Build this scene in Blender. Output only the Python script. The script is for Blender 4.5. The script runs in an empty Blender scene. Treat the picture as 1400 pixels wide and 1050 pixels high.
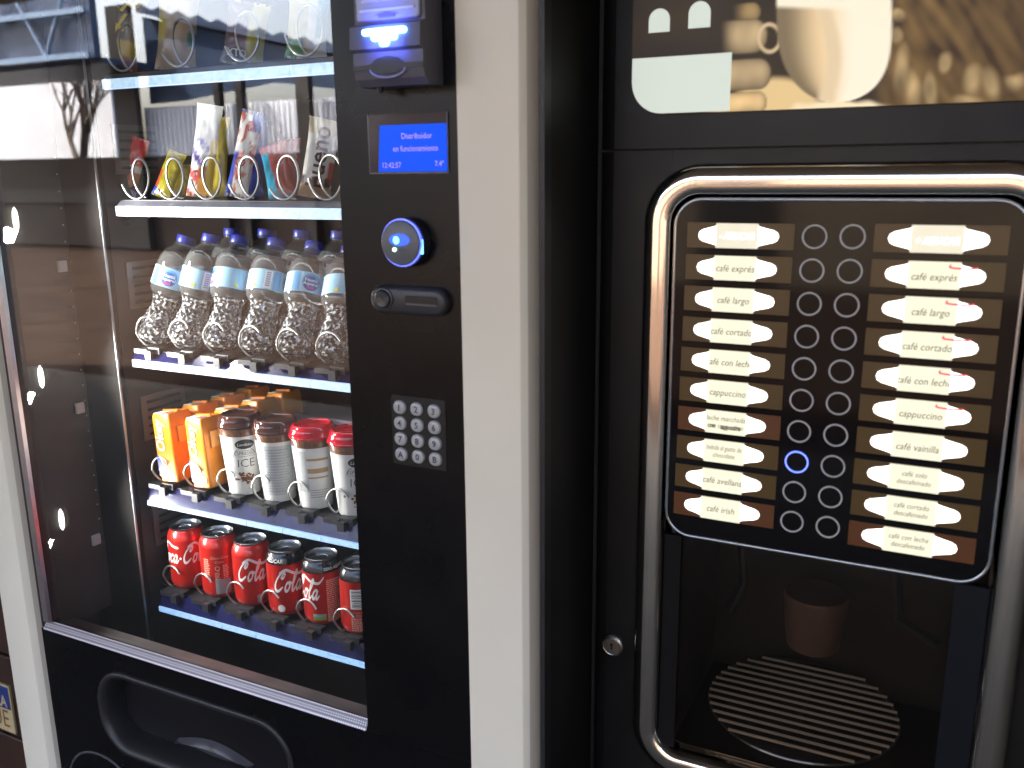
import bpy, math, random
from mathutils import Vector, Matrix, noise
random.seed(7)
sc = bpy.context.scene
C = sc.collection
PI = math.pi

# ------------------------------------------------------------------ camera
CAM = Vector((0, 0, 1.5))
FPX = 1220.0                                    # focal length in px of a 1400 px wide frame
YAW, PITCH, ROLL = 0.459604, 0.231269, 0.009094
fwd = Vector((-math.sin(YAW) * math.cos(PITCH), math.cos(YAW) * math.cos(PITCH), -math.sin(PITCH)))
right = Vector((math.cos(YAW), math.sin(YAW), 0))
down = fwd.cross(right)
r2 = right * math.cos(ROLL) + down * math.sin(ROLL)
d2 = down * math.cos(ROLL) - right * math.sin(ROLL)
cam_data = bpy.data.cameras.new('camera')
cam = bpy.data.objects.new('camera', cam_data)
C.objects.link(cam)
cam.matrix_world = Matrix(((r2.x, -d2.x, -fwd.x, CAM.x), (r2.y, -d2.y, -fwd.y, CAM.y), (r2.z, -d2.z, -fwd.z, CAM.z), (0, 0, 0, 1)))
cam_data.sensor_width = 36
cam_data.lens = FPX / 1400 * 36
cam_data.dof.use_dof = True
cam_data.dof.focus_distance = 1.45
cam_data.dof.aperture_fstop = 5.6
cam_data.clip_start = 0.02
cam_data.clip_end = 300
sc.camera = cam

def ray(px, py):
    return r2 * ((px - 700) / FPX) + d2 * ((py - 525) / FPX) + fwd
def P(px, py, L):
    """photo pixel -> point on the upright plane y = L"""
    d = ray(px, py)
    return CAM + d * (L / d.y)
def pix(p):
    q = Vector(p) - CAM
    c = q.dot(fwd)
    return q.dot(r2) / c * FPX + 700, q.dot(d2) / c * FPX + 525

# ------------------------------------------------------------------ light
SUN_EL, SUN_ROT = math.radians(50), math.radians(292)
world = bpy.data.worlds.new('World')
sc.world = world
world.use_nodes = True
wn = world.node_tree
bg = wn.nodes['Background']
sky = wn.nodes.new('ShaderNodeTexSky')
sky.sky_type = 'NISHITA'
sky.sun_disc = False
sky.sun_elevation = SUN_EL
sky.sun_rotation = SUN_ROT
sky.dust_density = 7.0
sky.air_density = 0.8
sky.ozone_density = 0.0
wn.links.new(sky.outputs[0], bg.inputs[0])
bg.inputs[1].default_value = 0.15
sun_d = bpy.data.lights.new('sun', 'SUN')
sun_d.energy = 3.0
sun_d.angle = math.radians(0.6)
sun_d.color = (1, 0.96, 0.9)
sun = bpy.data.objects.new('sun', sun_d)
C.objects.link(sun)
sdir = Vector((math.sin(SUN_ROT) * math.cos(SUN_EL), math.cos(SUN_ROT) * math.cos(SUN_EL), math.sin(SUN_EL)))
sun.rotation_euler = sdir.to_track_quat('Z', 'Y').to_euler()
sun.location = (-6, -3, 8)
vs = sc.view_settings
vs.view_transform = 'Standard'
vs.look = 'None'
EXPO = 4.05
vs.exposure = EXPO
KE = 2 ** (1.6 - EXPO)        # lamp and screen strengths below are written for exposure 1.6
vs.gamma = 1
vs.use_curve_mapping = False
sc.cycles.use_denoising = True
sc.cycles.max_bounces = 10
sc.cycles.transparent_max_bounces = 24
sc.cycles.transmission_bounces = 8
sc.cycles.glossy_bounces = 4
sc.cycles.diffuse_bounces = 3
sc.cycles.caustics_reflective = False
sc.cycles.caustics_refractive = False
sc.cycles.sample_clamp_indirect = 6.0

# ------------------------------------------------------------------ materials
MATS = {}
def mat(name, col=(0.5, 0.5, 0.5), rough=0.5, metal=0.0, emit=None, es=0.0, trans=0.0, ior=1.45, coat=0.0,
        var=0.0, vscale=30.0, bump=0.0, bscale=200.0, spec=0.5, vcol=False, rvar=0.0, alpha=1.0):
    if name in MATS:
        return MATS[name]
    m = bpy.data.materials.new(name)
    m.use_nodes = True
    nt = m.node_tree
    b = nt.nodes['Principled BSDF']
    b.inputs['Base Color'].default_value = (*col, 1)
    b.inputs['Roughness'].default_value = rough
    b.inputs['Metallic'].default_value = metal
    b.inputs['Transmission Weight'].default_value = trans
    b.inputs['IOR'].default_value = ior
    b.inputs['Coat Weight'].default_value = coat
    b.inputs['Coat Roughness'].default_value = 0.06
    b.inputs['Specular IOR Level'].default_value = spec
    b.inputs['Alpha'].default_value = alpha
    tc = nt.nodes.new('ShaderNodeTexCoord')
    if emit is not None:
        b.inputs['Emission Color'].default_value = (*emit, 1)
        b.inputs['Emission Strength'].default_value = es * KE
    if vcol:
        a = nt.nodes.new('ShaderNodeVertexColor')
        a.layer_name = 'Col'
        nt.links.new(a.outputs[0], b.inputs['Base Color'])
        if emit is not None:
            nt.links.new(a.outputs[0], b.inputs['Emission Color'])
    if var > 0 or rvar > 0:
        n = nt.nodes.new('ShaderNodeTexNoise')
        n.inputs['Scale'].default_value = vscale
        n.inputs['Detail'].default_value = 6
        nt.links.new(tc.outputs['Object'], n.inputs['Vector'])
        if var > 0:
            r = nt.nodes.new('ShaderNodeMapRange')
            r.inputs[1].default_value = 0.3
            r.inputs[2].default_value = 0.7
            r.inputs[3].default_value = 1 - var
            r.inputs[4].default_value = 1 + var * 0.6
            nt.links.new(n.outputs[0], r.inputs[0])
            mx = nt.nodes.new('ShaderNodeVectorMath')
            mx.operation = 'SCALE'
            src = b.inputs['Base Color'].links[0].from_socket if vcol else None
            if src:
                nt.links.new(src, mx.inputs[0])
            else:
                mx.inputs[0].default_value = col
            nt.links.new(r.outputs[0], mx.inputs['Scale'])
            nt.links.new(mx.outputs[0], b.inputs['Base Color'])
        if rvar > 0:
            r = nt.nodes.new('ShaderNodeMapRange')
            r.inputs[1].default_value = 0.3
            r.inputs[2].default_value = 0.75
            r.inputs[3].default_value = max(0.02, rough - rvar)
            r.inputs[4].default_value = rough + rvar
            nt.links.new(n.outputs[0], r.inputs[0])
            nt.links.new(r.outputs[0], b.inputs['Roughness'])
    if bump > 0:
        n2 = nt.nodes.new('ShaderNodeTexNoise')
        n2.inputs['Scale'].default_value = bscale
        n2.inputs['Detail'].default_value = 3
        nt.links.new(tc.outputs['Object'], n2.inputs['Vector'])
        bp = nt.nodes.new('ShaderNodeBump')
        bp.inputs['Strength'].default_value = bump
        bp.inputs['Distance'].default_value = 0.002
        nt.links.new(n2.outputs[0], bp.inputs['Height'])
        nt.links.new(bp.outputs[0], b.inputs['Normal'])
    MATS[name] = m
    return m

def pane_mat(name, tint, ior=1.5, rough=0.0, dust_haze=0.0):
    """thin clear sheet: light passes straight through, the surface mirrors by Fresnel"""
    m = bpy.data.materials.new(name)
    m.use_nodes = True
    nt = m.node_tree
    nt.nodes.clear()
    out = nt.nodes.new('ShaderNodeOutputMaterial')
    mix = nt.nodes.new('ShaderNodeMixShader')
    fr = nt.nodes.new('ShaderNodeFresnel')
    ge = nt.nodes.new('ShaderNodeNewGeometry')      # the far face of the sheet mirrors like the near one
    im = nt.nodes.new('ShaderNodeMapRange')
    im.inputs[3].default_value = ior
    im.inputs[4].default_value = 1 / ior
    nt.links.new(ge.outputs['Backfacing'], im.inputs[0])
    nt.links.new(im.outputs[0], fr.inputs[0])
    tr = nt.nodes.new('ShaderNodeBsdfTransparent')
    tr.inputs[0].default_value = (*tint, 1)
    gl = nt.nodes.new('ShaderNodeBsdfGlossy')
    gl.inputs['Roughness'].default_value = rough
    nt.links.new(fr.outputs[0], mix.inputs[0])
    nt.links.new(tr.outputs[0], mix.inputs[1])
    nt.links.new(gl.outputs[0], mix.inputs[2])
    last = mix
    if dust_haze > 0:
        tc = nt.nodes.new('ShaderNodeTexCoord')
        n = nt.nodes.new('ShaderNodeTexNoise')
        n.inputs['Scale'].default_value = 9
        n.inputs['Detail'].default_value = 9
        n.inputs['Roughness'].default_value = 0.7
        nt.links.new(tc.outputs['Object'], n.inputs['Vector'])
        r = nt.nodes.new('ShaderNodeMapRange')
        r.inputs[1].default_value = 0.45
        r.inputs[2].default_value = 0.8
        r.inputs[3].default_value = dust_haze * 0.3
        r.inputs[4].default_value = dust_haze
        nt.links.new(n.outputs[0], r.inputs[0])
        df = nt.nodes.new('ShaderNodeBsdfDiffuse')
        df.inputs[0].default_value = (0.5, 0.48, 0.45, 1)
        mix2 = nt.nodes.new('ShaderNodeMixShader')
        nt.links.new(r.outputs[0], mix2.inputs[0])
        nt.links.new(mix.outputs[0], mix2.inputs[1])
        nt.links.new(df.outputs[0], mix2.inputs[2])
        last = mix2
    nt.links.new(last.outputs[0], out.inputs[0])
    MATS[name] = m
    return m

def lamp_mat(name, col, s):
    return mat(name, (0.8, 0.8, 0.8), 0.4, emit=col, es=s)

WHITE = mat('white_enamel', (0.82, 0.775, 0.635), 0.32, var=0.05, vscale=5, rvar=0.06)
TAN = mat('post_edge_paint', (0.52, 0.47, 0.38), 0.4, var=0.05, vscale=6)
BLACK = mat('black_gloss_panel', (0.004, 0.004, 0.005), 0.30, rvar=0.10, vscale=9, spec=.28, bump=.03, bscale=700)
BLACKM = mat('black_matt_metal', (0.012, 0.011, 0.010), 0.55, var=0.2, vscale=14)
DARKPL = mat('dark_plastic', (0.02, 0.02, 0.022), 0.42, bump=0.1, bscale=900)
GREYPL = mat('grey_plastic', (0.07, 0.07, 0.078), 0.4)
LINER = mat('liner_dark', (0.030, 0.026, 0.024), 0.6, var=0.25, vscale=7)
SILVER = mat('brushed_silver', (0.62, 0.58, 0.60), 0.32, 1.0, var=0.06, vscale=60)
CHROME = mat('chrome', (0.80, 0.755, 0.70), 0.11, 1.0, rvar=0.03, vscale=12)
WIRE = mat('coil_wire', (0.46, 0.46, 0.45), 0.32, 0.9)
GLASS = pane_mat('door_glass', (0.96, 0.97, 0.97), 1.75, dust_haze=0.006)
SMOKED = pane_mat('smoked_window', (0.74, 0.70, 0.66), 1.45, 0.02)

# ------------------------------------------------------------------ mesh helpers
class MB:
    def __init__(s):
        s.v, s.f, s.m, s.c = [], [], [], []
    def add(s, vs, fs, mi=0, col=None):
        o = len(s.v)
        s.v += [tuple(p) for p in vs]
        for f in fs:
            s.f.append([i + o for i in f])
            s.m.append(mi)
        s.c += [col] * len(vs)
        return s
    def box(s, x0, x1, y0, y1, z0, z1, mi=0):
        v = [(x, y, z) for z in (z0, z1) for y in (y0, y1) for x in (x0, x1)]
        return s.add(v, [(0, 2, 3, 1), (4, 5, 7, 6), (0, 1, 5, 4), (2, 6, 7, 3), (0, 4, 6, 2), (1, 3, 7, 5)], mi)
    def cbox(s, x0, x1, y0, y1, z0, z1, b, mi=0):
        """box with chamfered vertical front edges and all front edges eased"""
        v, f = [], []
        lo = [(x0, z0), (x1, z0), (x1, z1), (x0, z1)]
        inn = [(x0 + b, z0 + b), (x1 - b, z0 + b), (x1 - b, z1 - b), (x0 + b, z1 - b)]
        for (q, y) in ((lo, y1), (lo, y0 + b), (inn, y0)):
            v += [(x, y, z) for x, z in q]
        for k in (0, 4):
            for i in range(4):
                j = (i + 1) % 4
                f.append((k + i, k + j, k + 4 + j, k + 4 + i))
        f.append((8, 9, 10, 11)); f.append((3, 2, 1, 0))
        return s.add(v, f, mi)
    def loops(s, ls, cap0=False, cap1=True, close=True, mi=0):
        n = len(ls[0]); v, f = [], []
        for l in ls:
            v += list(l)
        for k in range(len(ls) - 1):
            for i in range(n if close else n - 1):
                j = (i + 1) % n
                f.append((k * n + i, k * n + j, (k + 1) * n + j, (k + 1) * n + i))
        if cap0: f.append(tuple(reversed(range(n))))
        if cap1: f.append(tuple((len(ls) - 1) * n + i for i in range(n)))
        return s.add(v, f, mi)
    def lathe(s, prof, n=32, c=(0, 0, 0), mi=0, cap0=False, cap1=False, a0=0, a1=2 * PI):
        full = abs(a1 - a0 - 2 * PI) < 1e-6
        m = n if full else n + 1
        ls = []
        for r, z in prof:
            ls.append([(c[0] + r * math.cos(a0 + (a1 - a0) * i / n), c[1] + r * math.sin(a0 + (a1 - a0) * i / n), c[2] + z) for i in range(m)])
        return s.loops(ls, cap0, cap1, full, mi)
    def tube(s, path, r, n=8, closed=False, mi=0):
        pts = [Vector(p) for p in path]
        N = len(pts); ls = []; up = None
        for i, p in enumerate(pts):
            a = pts[(i - 1) % N] if closed or i > 0 else p
            b = pts[(i + 1) % N] if closed or i < N - 1 else p
            t = (b - a).normalized()
            if up is None:
                up = t.orthogonal().normalized()
            up = (up - t * up.dot(t))
            up = up.normalized() if up.length > 1e-6 else t.orthogonal().normalized()
            w = t.cross(up)
            rr = r[i] if isinstance(r, (list, tuple)) else r
            ls.append([p + (up * math.cos(2 * PI * k / n) + w * math.sin(2 * PI * k / n)) * rr for k in range(n)])
        if closed:
            ls.append(ls[0])
            return s.loops(ls, False, False, True, mi)
        return s.loops(ls, True, True, True, mi)
    def plate(s, loop, y0, y1, b=0.0, mi=0):
        """loop of (x, z) counter-clockwise seen from the front, extruded y1 (back) to y0 (front), eased by b"""
        cx = sum(p[0] for p in loop) / len(loop); cz = sum(p[1] for p in loop) / len(loop)
        def sh(l, d):
            out = []
            n = len(l)
            for i in range(n):
                ax, az = l[i - 1]; bx, bz = l[(i + 1) % n]
                tx, tz = bx - ax, bz - az
                q = math.hypot(tx, tz) or 1
                out.append((l[i][0] - tz / q * d, l[i][1] + tx / q * d))
            return out
        ls = [[(x, y1, z) for x, z in loop], [(x, y0 + b, z) for x, z in loop]]
        if b > 0:
            ls.append([(x, y0 + b * 0.3, z) for x, z in sh(loop, b * 0.35)])
            ls.append([(x, y0, z) for x, z in sh(loop, b)])
        return s.loops(ls, True, True, True, mi)
    def build(s, name, mats, parent=None, smooth=False, loc=None, angle=35):
        me = bpy.data.meshes.new(name)
        me.from_pydata(s.v, [], s.f)
        if not isinstance(mats, (list, tuple)):
            mats = [mats]
        for m in mats:
            me.materials.append(m)
        if len(mats) > 1:
            me.polygons.foreach_set('material_index', s.m)
        if any(c is not None for c in s.c):
            ca = me.color_attributes.new('Col', 'FLOAT_COLOR', 'POINT')
            for i, c in enumerate(s.c):
                c = c or (0.5, 0.5, 0.5)
                ca.data[i].color = (c[0], c[1], c[2], 1)
        me.validate()
        me.update()
        if smooth:
            me.polygons.foreach_set('use_smooth', [True] * len(me.polygons))
            me.set_sharp_from_angle(angle=math.radians(angle))
        o = bpy.data.objects.new(name, me)
        C.objects.link(o)
        if parent is not None:
            o.parent = parent
            if 'base' in parent:
                o.location = -Vector(parent['base'])
        if loc is not None:
            o.location = loc
        return o

def thing(name, label, cat, base, group=None, world=True):
    """Empty at the base of a thing; world=True: its parts are written in scene coordinates"""
    o = bpy.data.objects.new(name, None)
    o.empty_display_size = 0.02
    C.objects.link(o)
    o.location = base
    o['label'] = label
    o['category'] = cat
    if group: o['group'] = group
    if world: o['base'] = tuple(base)
    return o
def tag(o, label, cat, group=None):
    o['label'] = label; o['category'] = cat
    if group: o['group'] = group
    return o
def struct(o):
    o['kind'] = 'structure'
    return o

def rrect(x0, x1, z0, z1, r, n=6):
    """counter-clockwise seen from the front (-y side looking +y): x to the right, z up"""
    pts = []
    for cx, cz, a in ((x1 - r, z1 - r, 0), (x0 + r, z1 - r, 90), (x0 + r, z0 + r, 180), (x1 - r, z0 + r, 270)):
        for k in range(n + 1):
            t = math.radians(a + 90 * k / n)
            pts.append((cx + r * math.cos(t), cz + r * math.sin(t)))
    return pts
def circle(cx, cz, r, n=24, rz=None):
    rz = rz or r
    return [(cx + r * math.cos(2 * PI * k / n), cz + rz * math.sin(2 * PI * k / n)) for k in range(n)]
def ring(mb, cx, cz, r0, r1, y, n=32, t=0.001, mi=0):
    ls = []
    for r, yy in ((r1, y + t), (r1, y), (r0, y), (r0, y + t)):
        ls.append([(cx + r * math.cos(2 * PI * k / n), yy, cz + r * math.sin(2 * PI * k / n)) for k in range(n)])
    return mb.loops(ls, False, False, True, mi)

_tc = {}
def text2d(s, size=1.0, shear=0.0, offset=0.0, space=1.0, res=2, align='CENTER'):
    k = (s, shear, offset, space, res, align)
    if k not in _tc:
        cu = bpy.data.curves.new('lettering', 'FONT')
        cu.body = s
        cu.align_x = align
        cu.align_y = 'CENTER'
        cu.shear = shear
        cu.offset = offset
        cu.space_character = space
        cu.resolution_u = res
        cu.size = 1.0
        ob = bpy.data.objects.new('lettering', cu)
        me = bpy.data.meshes.new_from_object(ob)
        _tc[k] = ([(v.co.x, v.co.y) for v in me.vertices], [tuple(p.vertices) for p in me.polygons])
        bpy.data.objects.remove(ob)
        bpy.data.curves.remove(cu)
        bpy.data.meshes.remove(me)
    v, f = _tc[k]
    return [(x * size, y * size) for x, y in v], f
def text_flat(mb, s, size, cx, cz, y, mi=0, sx=1.0, **kw):
    v, f = text2d(s, size, **kw)
    mb.add([(cx + a * sx, y, cz + b) for a, b in v], f, mi)
def wrap(v2, r, th0, z0, rfun=None):
    """2-D print wrapped on an upright cylinder; th0 = 0 faces -y, grows towards +x"""
    out = []
    for a, b in v2:
        rr = rfun(z0 + b) if rfun else r
        t = th0 + a / rr
        out.append((rr * math.sin(t), -rr * math.cos(t), z0 + b))
    return out
def patch(mb, r, th0, w, z0, z1, mi=0, nx=8, nz=1, rfun=None, shape=None):
    v, f = [], []
    for j in range(nz + 1):
        for i in range(nx + 1):
            v.append(((i / nx - .5) * w, (z1 - z0) * j / nz))
    for j in range(nz):
        for i in range(nx):
            a = j * (nx + 1) + i
            f.append((a, a + 1, a + nx + 2, a + nx + 1))
    mb.add(wrap(v, r, th0, z0, rfun), f, mi)
def disc(mb, r, th0, zc, rad, mi=0, n=20, sx=1.0, rfun=None):
    q = 3 if rad > .006 else 1
    v = [(0, 0)] + [(rad * j / q * sx * math.cos(2 * PI * k / n), rad * j / q * math.sin(2 * PI * k / n)) for j in range(1, q + 1) for k in range(n)]
    f = [(0, 1 + k, 1 + (k + 1) % n) for k in range(n)]
    for j in range(q - 1):
        f += [(1 + j * n + k, 1 + (j + 1) * n + k, 1 + (j + 1) * n + (k + 1) % n, 1 + j * n + (k + 1) % n) for k in range(n)]
    mb.add(wrap(v, r, th0, zc, rfun), f, mi)
def stroke(path, w0, w1, pen=0.7):
    """calligraphic ribbon along a 2-D path"""
    v, f = [], []
    n = len(path)
    for i, (x, y) in enumerate(path):
        a = path[max(0, i - 1)]; b = path[min(n - 1, i + 1)]
        t = math.atan2(b[1] - a[1], b[0] - a[0])
        w = w0 + (w1 - w0) * abs(math.sin(t - pen))
        e = min(1, 0.35 + min(i, n - 1 - i) * 0.3)
        nx, ny = -math.sin(t) * w * e / 2, math.cos(t) * w * e / 2
        v += [(x + nx, y + ny), (x - nx, y - ny)]
    for i in range(n - 1):
        f.append((2 * i, 2 * i + 1, 2 * i + 3, 2 * i + 2))
    return v, f
def bez(pts, n=10):
    """Catmull-Rom through points"""
    out = []
    for i in range(len(pts) - 1):
        p0 = pts[max(0, i - 1)]; p1 = pts[i]; p2 = pts[i + 1]; p3 = pts[min(len(pts) - 1, i + 2)]
        for k in range(n):
            t = k / n
            out.append(tuple(0.5 * ((2 * b) + (-a + c) * t + (2 * a - 5 * b + 4 * c - d) * t * t + (-a + 3 * b - 3 * c + d) * t ** 3)
                             for a, b, c, d in zip(p0, p1, p2, p3)))
    out.append(tuple(pts[-1]))
    return out
def script_word(word, swash):
    """flowing script lettering, unit x-height; returns 2-D verts, faces, width"""
    G = {'C': (1.75, [[(1.55, 1.75), (1.35, 2.1), (.95, 2.0), (.45, 1.3), (.3, .6), (.55, .08), (1.0, .1), (1.5, .55)],
                      [(1.55, 1.75), (1.3, 1.45), (1.12, 1.6), (1.3, 1.95)]]),
         'o': (.95, [[(.55, 1.0), (.25, .85), (.1, .4), (.3, .03), (.6, .2), (.72, .65), (.55, 1.0), (.75, .85), (1.0, .95)]]),
         'c': (.85, [[(.75, .8), (.55, 1.0), (.25, .8), (.12, .4), (.32, .03), (.65, .15), (.9, .5)]]),
         'a': (1.05, [[(.7, .85), (.45, 1.0), (.2, .75), (.1, .35), (.3, .03), (.55, .3), (.75, 1.0)],
                      [(.78, 1.0), (.68, .5), (.72, .08), (.9, .1), (1.1, .45)]]),
         'l': (.7, [[(.1, .5), (.45, 1.3), (.6, 1.95), (.45, 2.1), (.28, 1.6), (.18, .7), (.25, .08), (.45, .08), (.7, .45)]]),
         '-': (.6, [[(.15, .55), (.5, .6)]])}
    V, F, x = [], [], 0
    for ch in word:
        adv, sts = G[ch]
        for s in sts:
            p = bez([(x + a + b * .28, b) for a, b in s], 6)
            v, f = stroke(p, .16, .36, .95)
            o = len(V); V += v; F += [tuple(i + o for i in q) for q in f]
        x += adv
    if swash:
        for s in swash:
            v, f = stroke(bez(s, 8), .1, .3, 1.2)
            o = len(V); V += v; F += [tuple(i + o for i in q) for q in f]
    return V, F, x

# ================================================================== SETTING (partly seen only mirrored in the glass)
D = 0.87          # front plane of the snack machine
S = 1.05          # plane of the shelf fronts
DC = 1.02         # door plane of the coffee machine
def mirror_at(rx, rz, L):
    """reflected direction ratios at the glass -> point in the yard behind the viewer"""
    return Vector((rx * L, 2 * D - L, 1.5 + rz * L))
FLOOR = mat('brown_floor_tile', (0.10, 0.09, 0.072), 0.9, spec=.05, var=0.25, vscale=3)
CONC = mat('ceiling_paint', (0.30, 0.305, 0.29), 0.8, var=0.15, vscale=2)
WALLM = mat('back_wall_paint', (0.16, 0.155, 0.14), 0.75, var=0.2, vscale=4)
struct(MB().box(-40, 40, -2.9, 8, -0.1, 0.0).build('floor', FLOOR))
struct(MB().box(-60, 60, -90, -2.904, -0.1, -0.004).build('yard_ground', mat('dark_tarmac', (.027, .017, .012), .95, spec=.03, var=.3, vscale=2)))
struct(MB().box(-7.7, 2.8, -2.9, 2.2, 2.75, 2.95).build('ceiling', CONC))
struct(MB().box(-7.7, 2.8, 1.95, 2.2, 0.004, 2.745).build('wall', WALLM))  # unseen; added so the sun does not leak in behind the machines

struct(MB().box(-7.7, -7.5, -2.6, 1.945, 0.004, 2.745).build('light_block_left', WALLM))  # unseen side wall, added to shut out sky light from the left
struct(MB().box(2.6, 2.8, -2.6, 1.945, 0.004, 2.745).build('light_block_right', WALLM))  # unseen, added likewise to block the light on the right
# yard across from the machines
YL = 14.0
YY = 2 * D - YL
BROWNW = mat('brown_render', (0.04, 0.026, 0.018), 0.8, var=0.2, vscale=1.5)
SHEET = mat('white_corrugated_sheet', (0.80, 0.82, 0.86), 0.5, var=0.08, vscale=1)
BLUE = mat('blue_roof_steel', (0.028, 0.055, 0.115), 0.5, var=0.2, vscale=0.8)
STEELD = mat('dark_post_steel', (0.03, 0.025, 0.022), 0.6, var=0.15)
zb = 1.5 + 0.031 * YL; zt = 1.5 + 0.101 * YL
t = thing('boundary_wall', 'brown rendered low wall with dark plinth across the yard', 'wall', (-12, YY, 0))
MB().box(-30, 20, YY - .3, YY, 1.5 - .017 * YL, zb - .004).build('upper_course', BROWNW, t)
MB().box(-30, 20, YY - .3, YY + .04, 1.5 - .040 * YL, 1.5 - .017 * YL - .004).build('dark_band', STEELD, t)
MB().box(-30, 20, YY - .3, YY, 0.004, 1.5 - .040 * YL - .004).build('lower_course', BROWNW, t)
t = thing('sheet_fence', 'white corrugated sheet fence on top of the low brown wall', 'fence', (-12, YY - .1, zb))
for (x0, x1) in ((-15.55, -13.0), (-12.7, -10.4), (-10.2, -8.6)):
    m = MB(); n = int((x1 - x0) / .13)
    prof = [(x0 + i * .13 + a, d) for i in range(n) for a, d in ((0, 0), (.08, 0), (.09, -.07), (.12, -.07))]
    m.loops([[(x, YY - .1 + d, zb) for x, d in prof], [(x, YY - .1 + d, zt) for x, d in prof]], False, False, False)
    m.build('corrugated_sheet', SHEET, t)
t = thing('open_shed', 'blue steel shed with corrugated roof across the yard', 'shed', (-14, YY, 0))
e0 = mirror_at(-1.10, 0.243, YL); e1 = mirror_at(-0.79, 0.172, YL); e2 = mirror_at(-.55, .12, YL)
m = MB(); n = 60; top, bot, rim = [], [], []
for i in range(n + 1):
    p = e0.lerp(e2, i / n)
    w = .06 * math.sin(i * 2 * PI / 4)
    top.append((p.x, YY, p.z + w)); bot.append((p.x, YY - 3, p.z + w - .9)); rim.append((p.x, YY, p.z - .14))
m.loops([rim, top, bot], False, False, False)
m.build('roof_sheet', BLUE, t)
m = MB()
a, b = e0 + Vector((0, -.15, -.2)), e2 + Vector((0, -.15, -.2))
m.add([a, b, mirror_at(-.55, .085, YL) + Vector((0, -.15, 0)), mirror_at(-.86, .125, YL) + Vector((0, -.15, 0)), mirror_at(-1.03, .108, YL) + Vector((0, -.15, 0)), mirror_at(-1.10, .106, YL) + Vector((0, -.15, 0))],
      [(0, 1, 2, 3, 4, 5)])
m.build('gable_sheet', BLUE, t)
for xr, wd in ((-1.125, .62), (-.945, .14), (-.905, .16), (-.795, .3)):
    x = xr * YL
    MB().box(x - wd / 2, x + wd / 2, YY + .06, YY + .2, 0.004, 4.9 if wd > .5 else 3.4).build('post', STEELD, t)
t = thing('rear_fence', 'pale sheet fence behind the bare tree', 'fence', (-22, YY - 4, 0))
m = MB(); prof = [(-34 + i * .13 + a, d) for i in range(100) for a, d in ((0, 0), (.08, 0), (.09, -.07), (.12, -.07))]
m.loops([[(x, YY - 4 + d, 0.0) for x, d in prof], [(x, YY - 4 + d, 4.3) for x, d in prof]], False, False, False)
m.build('corrugated_sheet', SHEET, t)
t = thing('roof_truss_bay', 'blue steel canopy trusses and roof left of the shed', 'canopy', (-19, YY + 1, 0))
MB().box(-24, -14.7, YY - .5, YY + 1.5, 1.5 + .15 * YL, 1.5 + .15 * YL + .1).build('roof_sheet', BLUE, t)
MB().box(-24, -14.7, YY + 1.55, YY + 1.7, 1.5 + .155 * YL, 7.5).build('fascia', BLUE, t)
for k in range(9):
    MB().tube([(-23.5 + k * .95, YY + 1.8, 3.75 + (k % 2) * 1.5), (-22.55 + k * .95, YY + 1.8, 5.25 - (k % 2) * 1.5)], .035).build('truss_bar', mat('pale_blue_steel', (.16, .24, .36), .5), t)
for zz in (3.72, 4.5, 5.3):
    MB().box(-24, -14.7, YY + 1.75, YY + 1.85, zz - .05, zz + .05).build('truss_chord', mat('pale_blue_steel'), t)
MB().box(-20.3, -20.1, YY + 1.2, YY + 1.4, 0.004, 3.6).build('post', BLUE, t)
t = thing('brown_outbuilding', 'brown rendered outbuilding across the yard on the right', 'building', (-1, YY + 2, 0))
MB().box(-8.4, 9, YY + .25, YY + 2, 0.004, 3.3).build('wall', mat('tan_render', (.19, .145, .10), .8, var=.2, vscale=1.2), t)
MB().box(-8.6, 9.2, YY + .1, YY + 2.3, 3.305, 3.45).build('roof', STEELD, t)
MB().box(-3.2, -2.2, YY + 2.001, YY + 2.05, 0.01, 2.1).build('door', STEELD, t)
BARK = mat('bark', (0.12, 0.09, 0.07), 0.9, var=.3, vscale=6)
t = thing('bare_tree', 'bare branching tree behind the yard wall', 'tree', (-19.3, YY - 1.5, 0))
m = MB()
def limb(p, d, l, r, k):
    q = p + d * l
    m.tube([p, p.lerp(q, .5) + Vector((random.uniform(-.05, .05), 0, random.uniform(-.05, .05))) * l, q], [r, r * .85, r * .65], 6)
    if k:
        for j in range(3):
            limb(q, (d + Vector((random.uniform(-.8, .8), random.uniform(-.3, .3), random.uniform(-.2, .6)))).normalized(), l * .7, r * .62, k - 1)
limb(Vector((-19.3, YY - 1.5, 0)), Vector((-.1, 0, 1)), 1.5, .15, 4)
m.build('trunk', BARK, t)

# ================================================================== SNACK MACHINE
XL, XR = -1.416, -0.397
GX0, GX1 = -1.3125, -0.6575          # glass opening
GZ0 = 1.5 - 0.7365
TOP = 1.93
snack = thing('snack_vending_machine', 'black and white glass-fronted snack and drinks vending machine on the left', 'vending machine', (-.9, 1.3, 0.0))
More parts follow.
